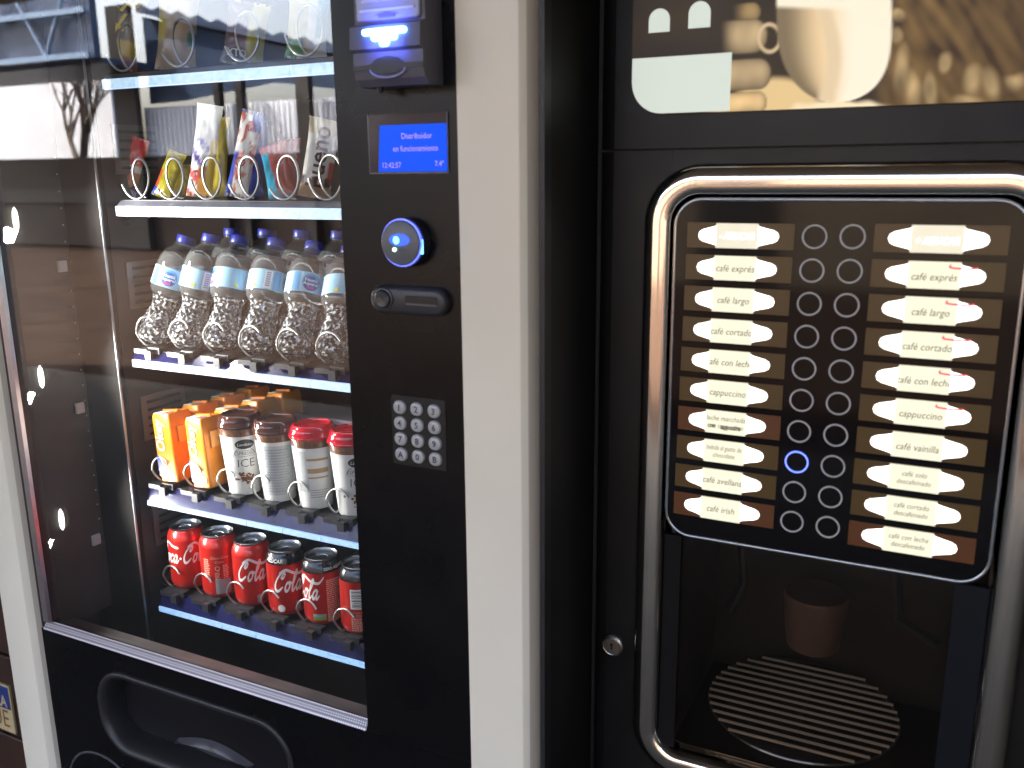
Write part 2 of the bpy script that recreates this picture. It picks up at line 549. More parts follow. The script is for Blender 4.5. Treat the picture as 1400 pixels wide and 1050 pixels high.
# cabinet shell
MB().box(XL + .006, XL + .03, .905, 1.78, .02, TOP - .02).box(XR - .03, XR - .004, .905, 1.78, .02, TOP - .02) \
    .box(XL + .032, XR - .032, 1.75, 1.778, .02, TOP - .02).box(XL + .032, XR - .032, .905, 1.748, TOP - .05, TOP - .021) \
    .box(XL + .032, XR - .032, .905, 1.748, .021, .06).build('cabinet', BLACKM, snack)
def post(x0, x1, b0, b1, name='door_post'):
    prof = [(x0, .90), (x0, D + b0), (x0 + b0 * .35, D + b0 * .3), (x0 + b0, D), (x1 - b1, D), (x1 - b1 * .55, D + b1 * .3), (x1 - b1 * .18, D + b1 * .9), (x1, D + b1 * 2), (x1, .90)]
    m = MB()
    m.loops([[(x, y, z) for x, y in prof] for z in (.02, TOP)], True, True, True)
    for i, fc in enumerate(m.f):
        m.m[i] = 1 if i in (5, 6, 7) else 0
    return m.build(name, [WHITE, TAN], snack, smooth=True, angle=25)
post(-1.4165, -1.324, .006, .024)
post(-0.4955, -0.404, .004, .016)
MB().box(XR - .0065, XR - .0005, .885, .903, .02, TOP - .02).build('edge_seal', DARKPL, snack)
# black front door panel with the delivery opening
HX0, HX1, HZ0, HZ1 = -1.1985, -0.795, .575, .7225
hole = rrect(HX0, HX1, HZ0, HZ1, .062, 8)
PX0, PX1, PZ0, PZ1 = -1.323, -0.4962, .05, GZ0
def to_rect(p, x0, x1, z0, z1):
    cx, cz = (HX0 + HX1) / 2, (HZ0 + HZ1) / 2
    dx, dz = p[0] - cx, p[1] - cz
    ts = []
    if dx > 1e-9: ts.append((x1 - cx) / dx)
    if dx < -1e-9: ts.append((x0 - cx) / dx)
    if dz > 1e-9: ts.append((z1 - cz) / dz)
    if dz < -1e-9: ts.append((z0 - cz) / dz)
    k = min(ts)
    return (cx + dx * k, cz + dz * k)
mid = rrect(HX0 - .02, HX1 + .02, HZ0 - .02, HZ1 + .02, .07, 8)
m = MB()
outer = [to_rect(p, PX0, PX1, PZ0, PZ1) for p in mid]
yp = D + .006
m.loops([[(x, yp, z) for x, z in outer], [(x, yp, z) for x, z in mid], [(x, yp, z) for x, z in hole]], False, False)
# corner fillers of the ray-cast outline
for cxn, czn in ((PX0, PZ0), (PX1, PZ0), (PX1, PZ1), (PX0, PZ1)):
    best = sorted(range(len(outer)), key=lambda i: (outer[i][0] - cxn) ** 2 + (outer[i][1] - czn) ** 2)
    ca = [i for i in best[:6] if abs(outer[i][0] - cxn) < 1e-6][:1]
    cb = [i for i in best[:6] if abs(outer[i][1] - czn) < 1e-6][:1]
    if ca and cb and ca != cb:
        m.add([(outer[ca[0]][0], yp, outer[ca[0]][1]), (cxn, yp, czn), (outer[cb[0]][0], yp, outer[cb[0]][1])], [(0, 1, 2)])
m.box(GX1, PX1, yp, yp + .02, GZ0 + .0002, TOP - .01)
m.build('door_panel', BLACK, snack)
# delivery hatch surround and flap
def inset(d):
    return rrect(HX0 + d, HX1 - d, HZ0 + d, HZ1 - d, max(.062 - d, .02), 8)
m = MB()
m.loops([[(x, yy, z) for x, z in inset(d)] for d, yy in ((-.003, yp), (-.002, yp - .0025), (.002, yp - .004), (.007, yp - .002), (.012, yp + .006), (.016, yp + .018), (.019, yp + .034))], False, False)
m.build('hatch_rim', DARKPL, snack, smooth=True, angle=60)
m = MB()
fl = inset(.0185)
m.loops([[(x, yp + .0335, z) for x, z in fl], [(x, yp + .032, z) for x, z in inset(.024)]], False, True)
flap = m.build('delivery_flap', mat('flap_plastic', (.007, .007, .009), .4, rvar=.06, vscale=8, spec=.3), snack)
m = MB()
ha, hb = -1.06, -.90
up_, lo_ = [], []
for k in range(17):
    s_ = k / 16
    x = ha + (hb - ha) * s_
    up_.append((x, .612 + .017 * math.sin(PI * s_))); lo_.append((x, .612 - .012 * math.sin(PI * s_)))
m.loops([[(x, yp + .031, z) for x, z in up_], [(x, yp + .022, z - .006) for x, z in up_], [(x, yp + .020, (z + .612) / 2 - .003) for x, z in up_], [(x, yp + .031, z) for x, z in lo_]], False, False, False)
m.build('flap_grip', GREYPL, flap, smooth=True)
m = MB(); m.loops([[(x, yy, z) for x, z in rrect(-1.29, -1.16, .40, .555, .05, 8)] for yy in (yp - .001, yp - .003)], False, False)
ring_l = rrect(-1.30, -1.13, .36, .553, .08, 8)
m = MB().tube([(x, yp - .001, z) for x, z in ring_l], .0022, 6, True)
m.build('lower_bead', GREYPL, snack, smooth=True)
# glass and its trim
MB().box(GX0, GX1 - .001, D + .012, D + .016, GZ0 + .001, TOP - .012).build('glass_pane', GLASS, snack)
def dotted():
    m = mat('dotted_trim', (.62, .57, .58), .3, 1.0)
    nt = m.node_tree
    tc = nt.nodes.new('ShaderNodeTexCoord')
    v = nt.nodes.new('ShaderNodeTexVoronoi')
    v.inputs['Scale'].default_value = 260
    v.inputs['Randomness'].default_value = 0
    nt.links.new(tc.outputs['Object'], v.inputs['Vector'])
    r = nt.nodes.new('ShaderNodeValToRGB')
    r.color_ramp.elements[0].position = .30; r.color_ramp.elements[0].color = (.42, .38, .39, 1)
    r.color_ramp.elements[1].position = .45; r.color_ramp.elements[1].color = (.12, .11, .115, 1)
    nt.links.new(v.outputs[0], r.inputs[0])
    nt.links.new(r.outputs[0], nt.nodes['Principled BSDF'].inputs['Base Color'])
    return m
DOT = dotted()
m = MB(); m.add([(GX0, D + .002, GZ0 + .0005), (GX1 - .001, D + .002, GZ0 + .0005), (GX1 - .001, D + .011, GZ0 + .0135), (GX0, D + .011, GZ0 + .0135), (GX0, D + .011, GZ0 + .0005), (GX1 - .001, D + .011, GZ0 + .0005)],
                [(0, 1, 2, 3), (0, 3, 4), (1, 5, 2), (3, 2, 5, 4)])
m.build('glass_trim', DOT, snack)
MB().box(GX0 + .0002, GX0 + .013, D + .004, D + .011, GZ0 + .014, TOP - .012).build('glass_trim', SILVER, snack)
MB().box(GX0 - .011, GX0 - .0005, D + .008, D + .03, GZ0, TOP - .012).build('gasket', DARKPL, snack)
# sill behind the glass
m = MB()
pr = [(D + .018, GZ0 + .002), (D + .022, GZ0 + .007), (D + .030, GZ0 + .007), (D + .034, GZ0 + .002), (D + .050, GZ0 + .002), (D + .052, GZ0 - .02), (D + .10, GZ0 - .05), (D + .102, GZ0 - .10), (D + .30, GZ0 - .22)]
m.loops([[(x, y, z) for y, z in pr] for x in (GX0 + .012, XR - .04)], False, False, False)
m.build('inner_sill', mat('sill_metal', (.13, .115, .115), .42, .7, var=.25, vscale=25), snack)
# liner: door jamb, cabinet inner walls, back, floor
LX = -1.258
m = MB().box(GX0 - .012, GX0 - .004, D + .032, 1.012, GZ0 - .02, TOP - .06)
m.build('door_jamb', LINER, snack)
MB().box(XL + .031, LX - .0005, 1.036, 1.045, .1, TOP - .06).build('jamb_flange', mat('flange_black', (.012, .011, .010), .7, spec=.1), snack)
MB().box(LX - .006, LX - .001, 1.0465, 1.74, .1, TOP - .06).build('inner_side_wall', LINER, snack)
MB().box(LX - .0014, LX + .0006, 1.032, 1.0355, .1, TOP - .06).build('edge_strip', mat('edge_grey', (.30, .30, .31), .4, .6), snack)
MB().box(LX, XR - .04, 1.70, 1.71, .1, TOP - .06).build('inner_back_wall', LINER, snack)
MB().box(XR - .045, XR - .038, 1.0, 1.69, .1, TOP - .06).build('inner_side_wall', LINER, snack)
MB().box(GX1 + .0025, GX1 + .01, D + .03, .99, .1, TOP - .06).build('door_jamb', LINER, snack)
for zz in (1.5 + .05 - k * .026 for k in range(25)):
    MB().lathe([(.0016, 0), (.0010, .0012)], 6, cap1=True).build('jamb_rivet', WIRE, snack, loc=None)
# rivets are re-seated along the jamb below
riv = [o for o in C.objects if o.name.startswith('jamb_rivet')]
for k, o in enumerate(riv):
    o.data = riv[0].data
    o.location = Vector((GX0 - .0039, 1.006, 1.5 + .06 - k * .027)) - Vector(snack['base'])
    o.rotation_euler = (0, PI / 2, 0)
for (px, py) in ((118, 365), (139, 560), (163, 742)):
    p = P(px, py, 1.0)
    MB().box(GX0 - .003, GX0 + .002, .985, 1.0, p.z - .009, p.z + .009).build('jamb_clip', mat('pale_clip', (.45, .45, .45), .4), snack)
# vent plates on the cabinet wall
VENT = mat('vent_metal', (.16, .15, .15), .45, .6)
for zc in (1.5 - .165, 1.5 - .40, 1.5 - .60, 1.5 + .06):
    MB().box(LX + .0005, LX + .003, 1.07, 1.17, zc - .055, zc + .025).build('vent_plate', VENT, snack)
    vp = [o for o in C.objects if o.name.startswith('vent_plate')][-1]
    for k in range(5):
        MB().box(LX + .0031, LX + .0042, 1.082, 1.158, zc - .047 + k * .0145, zc - .042 + k * .0145).build('vent_slot', BLACKM, vp)
    MB().tube([(LX + .004, 1.10 + .02 * math.sin(k * .9), zc - .075 - k * .012) for k in range(6)], .006, 6).build('hinge_bracket', DARKPL, snack)

# ---- shelves
LED_TAG = None
def tag_mat(name, es, c0, c1):
    m = mat(name, (.3, .32, .34), .35, emit=c1, es=es)
    nt = m.node_tree
    tc = nt.nodes.new('ShaderNodeTexCoord')
    mp = nt.nodes.new('ShaderNodeMapping')
    mp.inputs['Scale'].default_value = (130, 1, 210)
    n = nt.nodes.new('ShaderNodeTexNoise')
    n.inputs['Scale'].default_value = 1.0
    n.inputs['Detail'].default_value = 2
    nt.links.new(tc.outputs['Object'], mp.inputs[0]); nt.links.new(mp.outputs[0], n.inputs['Vector'])
    r = nt.nodes.new('ShaderNodeValToRGB')
    r.color_ramp.elements[0].position = .40; r.color_ramp.elements[0].color = (*c0, 1)
    r.color_ramp.elements[1].position = .54; r.color_ramp.elements[1].color = (*c1, 1)
    nt.links.new(n.outputs[0], r.inputs[0])
    nt.links.new(r.outputs[0], nt.nodes['Principled BSDF'].inputs['Emission Color'])
    return m
TAGS = [tag_mat('lit_price_tag_pale', .38, (.34, .60, .86), (.62, .83, 1)), tag_mat('lit_price_tag_sky', .42, (.30, .55, .9), (.52, .74, 1)), tag_mat('lit_price_tag_blue', .36, (.16, .42, .95), (.33, .62, 1))]
LEDW = lamp_mat('led_strip_light', (.45, .6, 1), .4)
LIPM = mat('blue_lit_clear_lip', (.012, .012, .07), .2, spec=.7)  # clear plastic; blue LED light put into the base colour
TRAY = mat('tray_dark_metal', (.028, .027, .03), .42, .3, var=.2, vscale=20)
RAIL = mat('lane_rail_plastic', (.026, .027, .03), .42)
LANE0, PITCH_L = -1.2432, .0763
SHELF = [  # strip bottom px at its left end, strip height, lip height above strip, kind
    ((127.5, 122.7), .0145, .009, 'spiral'),
    ((150.9, 294.9), .0150, .010, 'spiral'),
    ((175.7, 500.7), .0125, .016, 'drink'),
    ((201.4, 690.3), .0090, .0285, 'drink'),
    ((217.3, 835.4), .0095, .029, 'drink')]
shelf_z, shelves = [], []
SX1 = -.66
for si, (pp, sh, lip, kind) in enumerate(SHELF):
    z0 = P(pp[0], pp[1], S).z
    zt_ = z0 + sh + lip
    shelf_z.append(zt_)
    tray = MB().box(LANE0 + .004, SX1, S + .012, 1.62, zt_ - .008, zt_).box(LANE0 + .004, SX1, S + .012, S + .02, z0 + .002, zt_ - .0081).build('shelf', TRAY, snack)
    shelves.append(tray)
    MB().box(LANE0 + .001, SX1, S + .0035, S + .0105, z0 - .0005, z0 + sh + .0005).build('light_strip', LEDW if si < 2 else lamp_mat('led_strip_dim', (.12, .20, .9), .25), tray)
    m = MB(); m.add([(LANE0 + .001, S + .002, z0 + sh + .0008), (SX1, S + .002, z0 + sh + .0008), (SX1, S + .0115, zt_ - .001), (LANE0 + .001, S + .0115, zt_ - .001)], [(0, 1, 2, 3)])
    m.build('front_lip', LIPM if si > 1 else mat('grey_lip', (.14, .14, .17), .3), tray)
    for k in range(8):
        x0 = LANE0 + k * PITCH_L; x1 = min(x0 + PITCH_L - .0012, SX1)
        if x1 - x0 < .01: continue
        MB().box(x0 + .0006, x1, S, S + .003, z0, z0 + sh).build('price_tag', TAGS[(0, 0, 1, 2, 2)[si]], tray)
        cx = LANE0 + (k + .5) * PITCH_L
        if kind == 'drink' and cx < SX1 - .02:
            m = MB().box(cx - .016, cx + .012, S + .022, 1.55, zt_ + .0005, zt_ + .005)
            m.box(cx - .030, cx - .002, S + .0, S + .021, zt_ - .004, zt_ + .004)
            m.box(cx - .004, cx + .022, S + .006, S + .0215, zt_ - .0035, zt_ + .007)
            m.box(cx - .001, cx + .012, S - .004, S + .005, zt_ - .012, zt_ + .003)
            m.build('lane_rail', RAIL, tray)
            MB().box(cx + PITCH_L / 2 - .0012, cx + PITCH_L / 2 + .0012, S + .05, 1.55, zt_ + .0005, zt_ + .05).build('lane_divider', mat('divider', (.02, .02, .022), .4), tray)

def coil(shelf, cx, cz, r, y0, turns, pitch, a0, wire=.0020, hand=1, rx=None):
    rx = rx or r
    n = int(turns * 28)
    pts = []
    for i in range(n + 1):
        a = a0 + hand * 2 * PI * i / 28
        pts.append((cx + rx * math.cos(a), y0 + pitch * i / 28, cz + r * math.sin(a)))
    MB().tube(pts, wire, 6).build('spiral_coil', WIRE, shelf, smooth=True, angle=80)
for k in range(6):     # candy shelf
    coil(shelves[1], LANE0 + (k + .5) * PITCH_L + .003, shelf_z[1] + .0340, .0318, S + .004, 1.18, .026, math.radians(196 + 16 * math.sin(k * 2.1)), rx=.0245)
for k in range(4):     # crisp shelf
    coil(shelves[0], (-1.203, -1.084, -.9575, -.8445)[k], shelf_z[0] + .0375, .0350, S + .004, 1.15, .028, math.radians(196 + 12 * math.sin(k * 1.3)), rx=.028)
for si in (2, 3, 4):   # drinks
    for k in range(6):
        cx = LANE0 + (k + .5) * PITCH_L
        zc = shelf_z[si] + (.026 if si != 2 else .03)
        r = .0255 if si != 2 else .028
        pts = []
        for i in range(27):
            a = math.radians(238 - i * 7.6 + 6 * math.sin(k * 1.7 + si))
            pts.append((cx - .006 + r * math.cos(a) * .95, S + .0085 + .0035 * math.sin(i / 26 * PI) + (.012 * max(0, 1 - i / 8.)), zc + r * math.sin(a)))
        pts = [(cx - .034, 1.5, shelf_z[si] + .006), (cx - .033, S + .06, shelf_z[si] + .006)] + pts
        MB().tube(pts, .0019, 6).build('spiral_coil', WIRE, shelves[si], smooth=True, angle=80)

rz_ = P(430, 571, 1.29).z
MB().box(-1.13, SX1, 1.285, 1.297, rz_ - .006, rz_ + .004).box(-1.13, SX1, 1.2975, 1.40, rz_ - .004, rz_ - .001).build('rear_rail', mat('lilac_sheen_rail', (.42, .36, .45), .3, .7), snack)  # silver rail with its lilac reflection put into the colour
# ---- fill tubes under each shelf front, added for even light inside
for si in range(5):
    zz = (shelf_z[si - 1] - .012) if si else TOP - .09
    tb = MB().box(LANE0 + .01, SX1 - .01, S + .03, S + .038, zz - .004, zz).build('fill_tube', lamp_mat('fill_tube', (.85, .9, 1), .5), shelves[si - 1] if si else snack)
    ld = bpy.data.lights.new('fill_tube_light', 'AREA'); ld.shape = 'RECTANGLE'; ld.size = .52; ld.size_y = .01
    ld.energy = .035 * KE; ld.color = (.93, .96, 1)
    ll = bpy.data.objects.new('fill_tube_light', ld); C.objects.link(ll); ll.parent = tb
    ll.location = ((LANE0 + SX1) / 2, S + .034, zz - .006)
    ll.rotation_euler = Vector((0, .25, -1)).to_track_quat('-Z', 'Y').to_euler()
# ---- lamps in the door
LAMPW = lamp_mat('lamp_white', (1.0, .96, .84), 1.6)
for (px, py) in ((20, 300), (55, 515), (83, 710)):
    p = P(px, py, .915)
    x = GX0 - .002
    L_ = .915
    q = P(px, py, x / (ray(px, py).x / ray(px, py).y))
    m = MB(); prof = [(.0006, -.019), (.0035, -.014), (.0045, -.004), (.0045, .004), (.0035, .013), (.0006, .019)]
    m.lathe(prof, 10, (q.x + .002, q.y, q.z), cap0=True, cap1=True)
    lo = m.build('door_lamp', LAMPW, snack, smooth=True, angle=80)
    ld = bpy.data.lights.new('door_lamp_light', 'AREA')
    ld.shape = 'RECTANGLE'; ld.size = .02; ld.size_y = .12
    ld.spread = math.radians(115); ld.energy = (.95 if py < 600 else .55) * KE; ld.color = (1, .97, .92)
    ll = bpy.data.objects.new('door_lamp_light', ld)
    C.objects.link(ll)
    ll.parent = lo
    ll.location = Vector((q.x + .010, q.y + .004, q.z))
    ll.rotation_euler = (Vector((.60, .28, -.12))).to_track_quat('-Z', 'Z').to_euler()

# ---- bill acceptor
YB = D - .035
def px_rect(a, b, L):
    p, q = P(*a, L), P(*b, L)
    return min(p.x, q.x), max(p.x, q.x), min(p.z, q.z), max(p.z, q.z)
bx0, bx1 = P(482, 60, YB).x, P(578, 60, YB).x
bz = lambda py: P(530, py, YB).z
BILLG = mat('bill_unit_grey', (.11, .11, .13), .42, bump=.05, bscale=900)
m = MB()
prof = [(YB + .012, bz(116)), (YB + .003, bz(107)), (YB, bz(94)), (YB, bz(70)), (YB - .006, bz(66)), (YB - .004, bz(34)), (YB + .006, bz(29)), (YB + .006, bz(-40)), (D + .005, bz(-40)), (D + .005, bz(116))]
m.loops([[(bx0, y, z) for y, z in prof], [(bx1, y, z) for y, z in prof]], False, False)
m.f.append(list(range(len(prof)))); m.m.append(0); m.f.append(list(reversed(range(len(prof), 2 * len(prof))))); m.m.append(0)
bill = m.build('bill_acceptor', BILLG, snack)
m = MB()
# dark mouth: slot with a round thumb scoop
cxb = (bx0 + bx1) / 2
lp = [(bx0 + .0005, bz(95)), (cxb - .024, bz(94)), (cxb - .012, bz(99)), (cxb, bz(101)), (cxb + .012, bz(99)), (cxb + .024, bz(94)), (bx1 - .0005, bz(94)), (bx1 - .0005, bz(87)),
      (cxb + .022, bz(87)), (cxb + .013, bz(79)), (cxb, bz(76)), (cxb - .013, bz(79)), (cxb - .022, bz(87)), (bx0 + .0005, bz(88))]
m.plate(lp, YB - .0012, YB - .0002)
m.build('bill_slot', mat('slot_black', (.004, .004, .006), .35), bill)
m = MB(); m.tube([(cxb + .022 * math.cos(a), YB - .001, bz(91) - .009 * math.sin(a) - .002) for a in [PI * k / 12 for k in range(13)]], .0011, 6)
m.build('scoop_lip', mat('clear_edge', (.35, .35, .42), .2), bill)
ARW = lamp_mat('arrow_led', (.10, .34, 1.0), 9.0)
for (x_, zc, w_) in ((0, 43.5, .054), (0, 52, .031), (0, 60, .011)):
    MB().plate(rrect(cxb + .001 - w_ / 2, cxb + .001 + w_ / 2, bz(zc) - .0030, bz(zc) + .0030, .0029, 4), YB - .0075, YB - .004).build('arrow_light', ARW, bill)
MB().plate(rrect(bx0 + .004, bx1 - .004, bz(27), bz(-38), .004, 4), YB + .002, YB + .007, .002).build('window_cover', mat('bill_window', (.28, .28, .33), .22), bill)
MB().box(bx0 + .010, bx1 - .010, YB + .0008, YB + .0018, bz(13.5), bz(10)).box(bx0 + .013, bx1 - .013, YB + .0008, YB + .0018, bz(1), bz(-4)).build('guide_bar', mat('pale_bar', (.55, .55, .6), .3), bill)
m = MB(); z1_, z2_ = bz(23), bz(15)
m.plate([(cxb - .010, z1_), (cxb + .010, z1_), (cxb + .010, (z1_ + z2_) / 2), (cxb + .015, (z1_ + z2_) / 2), (cxb, z2_), (cxb - .015, (z1_ + z2_) / 2), (cxb - .010, (z1_ + z2_) / 2)], YB + .0008, YB + .0018)
m.build('feed_arrow', mat('violet_print', (.12, .11, .30), .4), bill)
MB().lathe([(.004, 0), (.003, -.006)], 10, (bx0 + .02, D - .016, bz(116)), cap1=True).build('locating_pin', DARKPL, bill)
bl = bpy.data.lights.new('arrow_glow', 'AREA'); bl.size = .04; bl.energy = .03 * KE; bl.color = (.08, .12, 1)
blo = bpy.data.objects.new('arrow_glow', bl); C.objects.link(blo); blo.parent = bill
blo.location = (cxb, YB - .012, bz(48)); blo.rotation_euler = Vector((0, 1, 0)).to_track_quat('-Z', 'Z').to_euler()

# ---- display
x0, x1, z0, z1 = px_rect((499.5, 157), (610.5, 236), D)
disp = MB().plate(rrect(x0, x1, z0, z1, .001, 2), D + .0045, D + .0058).build('display', mat('display_bezel', (.010, .010, .03), .12, spec=.35), snack)
MB().tube([(x0, D + .0045, z1), (x0, D + .0045, z0), (x1, D + .0045, z0), (x1, D + .0045, z1)], .0007, 5).build('display_rim', mat('rim_grey', (.3, .3, .33), .3), disp)
sx0, sx1, sz0, sz1 = x0 + .012, x1 - .001, z0 + .0015, z1 - .012
m = MB(); m.add([(sx0, D + .0040, sz0), (sx1, D + .0040, sz0), (sx1, D + .0040, sz1), (sx0 + .004, D + .0040, sz1)], [(0, 1, 2, 3)])
m.build('screen', mat('blue_screen', (.005, .01, .06), .08, emit=(.003, .085, .95), es=.36, spec=.08), disp)
m = MB(); cx_ = (sx0 + sx1) / 2
text_flat(m, 'Distribuidor', .0090, cx_ + .007, sz1 - .0125, D + .0036, sx=.9)
text_flat(m, 'en funcionamiento', .0090, cx_ + .005, sz1 - .026, D + .0036, sx=.88)
text_flat(m, '12:42:57', .0085, sx0 + .018, sz0 + .007, D + .0036, sx=.9)
text_flat(m, '7.4\u00ba', .0085, sx1 - .010, sz0 + .008, D + .0036, sx=.9)
m.build('screen_lettering', mat('pink_lettering', (.3, .2, .5), .4, emit=(.32, .22, .85), es=.45), disp)

# ---- payment reader (round, blue ring)
c = P(557, 331, D); R_ = .0285
m = MB()
def vdisc(mb, cx, cz, pr, n=32, mi=0, cap=True):
    ls = [[(cx + r * math.cos(2 * PI * k / n), y, cz + r * 1.0 * math.sin(2 * PI * k / n)) for k in range(n)] for r, y in pr]
    mb.loops(ls, False, cap, True, mi)
vdisc(m, c.x, c.z, [(R_, D + .005), (R_, D - .006), (R_ * .98, D - .009), (R_ * .9, D - .009)])
rd = m.build('payment_reader', mat('reader_body', (.03, .03, .035), .3), snack, smooth=True)
cf = P(554, 331, D - .018)
m = MB(); vdisc(m, c.x - .0005, c.z, [(R_ * .93, D - .0088), (R_ * .95, D - .0115), (R_ * .9, D - .0128)], cap=False)
m.build('light_ring', lamp_mat('reader_blue', (.02, .06, .9), .9), rd, smooth=True)
m = MB(); vdisc(m, c.x - .0005, c.z, [(R_ * .9, D - .0120), (R_ * .88, D - .0145), (R_ * .84, D - .0152)])
m.build('reader_face', mat('reader_face', (.13, .14, .15), .35), rd, smooth=True)
m = MB().plate(circle(c.x - .0005, c.z + .0035, .0135, 24, .0068), D - .0162, D - .0150)
m.build('reader_window', mat('reader_window', (.01, .02, .1), .1, emit=(.01, .07, .9), es=.8), rd)
m = MB().plate(circle(c.x - .0045, c.z + .003, .004, 16, .0045), D - .0166, D - .0160)
m.build('window_glow', lamp_mat('reader_cyan', (.05, .45, 1), 1.6), rd)
MB().plate(circle(c.x - .0075, c.z - .0075, .0022, 14), D - .0164, D - .0150).build('status_light', lamp_mat('status_green', (.35, 1, .5), 2.2), rd)
for dx in (-.0005, .006):
    MB().plate(circle(c.x + dx, c.z - .0075, .0016, 12), D - .0160, D - .0150).build('status_light', mat('status_off', (.08, .09, .2), .3), rd)
MB().box(c.x + R_ * .80, c.x + R_ * .93, D - .0095, D - .0088, c.z - .012, c.z + .004).build('side_light', lamp_mat('side_light', (.05, .35, 1), 3.0), rd)

# ---- coin unit
x0, x1, z0, z1 = px_rect((508, 391), (613, 431), D)
z0, z1 = P(560, 430, D).z, P(560, 391.5, D).z
coin = MB().plate(rrect(x0, x1, z0, z1, .0155, 8), D - .006, D + .0058, .005).build('coin_unit', mat('coin_plate', (.035, .036, .04), .38), snack, smooth=True, angle=50)
c = P(525, 408.5, D - .006)
m = MB(); vdisc(m, c.x, c.z, [(.0125, D - .0055), (.0125, D - .0075), (.0108, D - .0080), (.0104, D - .0062), (.0100, D - .0105), (.0085, D - .0116), (.003, D - .0108)])
m.build('return_button', mat('coin_button', (.045, .046, .05), .3), coin, smooth=True, angle=40)
c = P(576, 411, D - .006)
MB().plate(rrect(c.x - .0215, c.x + .0215, c.z - .0058, c.z + .0052, .003, 4), D - .0068, D - .0060).build('coin_slot', mat('slot_black', ), coin)
MB().plate(rrect(c.x - .0205, c.x + .0215, c.z - .0060, c.z - .0036, .0012, 3), D - .0082, D - .0069, .0006).build('slot_lip', mat('slot_lip', (.16, .16, .17), .3), coin)

# ---- keypad
x0, x1, z0, z1 = px_rect((531, 540), (608.5, 647), D)
MB().plate(rrect(x0, x1, z0, z1, .003, 3), D + .0046, D + .0058, .001).build('keypad_plate', mat('keypad_plate', (.010, .010, .011), .4), snack)
KEYM = mat('steel_key', (.42, .43, .43), .38, .1)
KTXT = mat('key_digit', (.02, .02, .022), .5)
keys = '123456789A0B'
k0, k2, k9 = P(544.5, 557.5, D), P(591.5, 563.5, D), P(547, 622, D)
keyshape = rrect(-.0088, .0088, -.0084, .0084, .0078, 5)
kmesh = None
for i, ch in enumerate(keys):
    cx = k0.x + (k2.x - k0.x) * (i % 3) / 2
    cz = k0.z + (k9.z - k0.z) * (i // 3) / 3
    if kmesh is None:
        ko = MB().plate(keyshape, -.0035, .0, .0022).build('key', KEYM, snack, smooth=True, angle=60)
        kmesh = ko.data
    else:
        ko = bpy.data.objects.new('key', kmesh); C.objects.link(ko); ko.parent = snack
    ko.location = Vector((cx, D + .0044, cz)) - Vector(snack['base'])
    m = MB(); text_flat(m, ch, .0108, 0, -.0004, -.0037, offset=.02)
    m.build('key_digit', KTXT, ko)

# ================================================================== PRODUCTS
def lane_x(k): return LANE0 + (k + .5) * PITCH_L
FACE = math.radians(47)       # direction of the viewer as seen from the lanes

# ---- cans
RED = mat('can_red', (.55, .018, .012), .28, .35, coat=.4)
CANAL = mat('can_aluminium', (.60, .60, .62), .26, 1.0)
CANLID = mat('can_lid', (.30, .31, .33), .3, 1.0)
CBLACK = mat('can_black', (.014, .014, .016), .25, .4, coat=.5)
CWHITE = mat('can_white_print', (.78, .74, .70), .45)
CGREY = mat('can_grey_print', (.30, .31, .31), .4)
CGREEN = mat('can_green_print', (.10, .35, .06), .4)
CORANGE = mat('can_salmon_print', (.80, .40, .30), .45)
def can_body(zero):
    m = MB()
    prof = [(.0235, .0), (.0262, .0012), (.0300, .0055), (.0325, .011), (.0331, .016), (.0331, .094)]
    m.lathe(prof, 40)
    return m
SW_COLA = [[(1.2, 1.95), (2.2, 2.35), (3.4, 1.9), (4.6, 1.75), (5.4, 2.4)]]
COLA = script_word('Cola', SW_COLA)
COCA = script_word('Coca-Cola', [[(1.2, 1.95), (2.6, 2.5), (3.8, 2.1), (4.9, 1.9)], [(6.4, 2.0), (7.6, 2.4), (8.8, 1.9), (9.8, 2.3)]])
def can(k, label, zero, prints):
    z = shelf_z[4] + .0052
    t = thing('drink_can', label, 'can', (lane_x(k), 1.0955, z), 'soft drink cans on the bottom shelf', world=False)
    t.rotation_euler = (0, 0, random.uniform(-.05, .05))
    body = can_body(zero).build('body', RED, t, smooth=True)
    m = MB().lathe([(.0331, .0941), (.0329, .0965), (.0316, .1015), (.0292, .1075), (.0272, .1110), (.0270, .1122)], 40)
    m.build('shoulder', CBLACK if zero else RED, t, smooth=True)
    m = MB().lathe([(.0270, .1123), (.0279, .1140), (.0279, .1153), (.0266, .1158), (.0258, .1146), (.0252, .1095), (.0235, .1085), (.0232, .1092), (.0001, .1092)], 40)
    lid = m.build('lid', CANLID, t, smooth=True, angle=40)
    m = MB().plate(rrect(-.008, .008, -.012, .012, .0075, 5), 0, .0015)
    tb = m.build('pull_tab', CANAL, lid)
    tb.rotation_euler = (-PI / 2, 0, .7 + k * .8); tb.location = (.003, .002, .1095)
    m = MB().tube([(.0135 * math.cos(a), .0135 * math.sin(a) - .002, .1094) for a in [2 * PI * i / 20 for i in range(20)]], .0008, 5, True)
    m.build('score_line', CANAL, lid)
    prints(t, body)
    return t
RP = .03335
def cyl(name, fn, mt, par, smooth=False):
    m = MB(); fn(m); return m.build(name, mt, par)
def wscript(mb, W, size, th0, z0, r=RP):
    v, f, w = W
    mb.add(wrap([((a - w / 2) * size * .70, b * size) for a, b in v], r, th0, z0), f)
def wtext(mb, s, size, th0, z0, r=RP, rfun=None, **kw):
    v, f = text2d(s, size, **kw)
    mb.add(wrap(v, r, th0, z0, rfun), f)
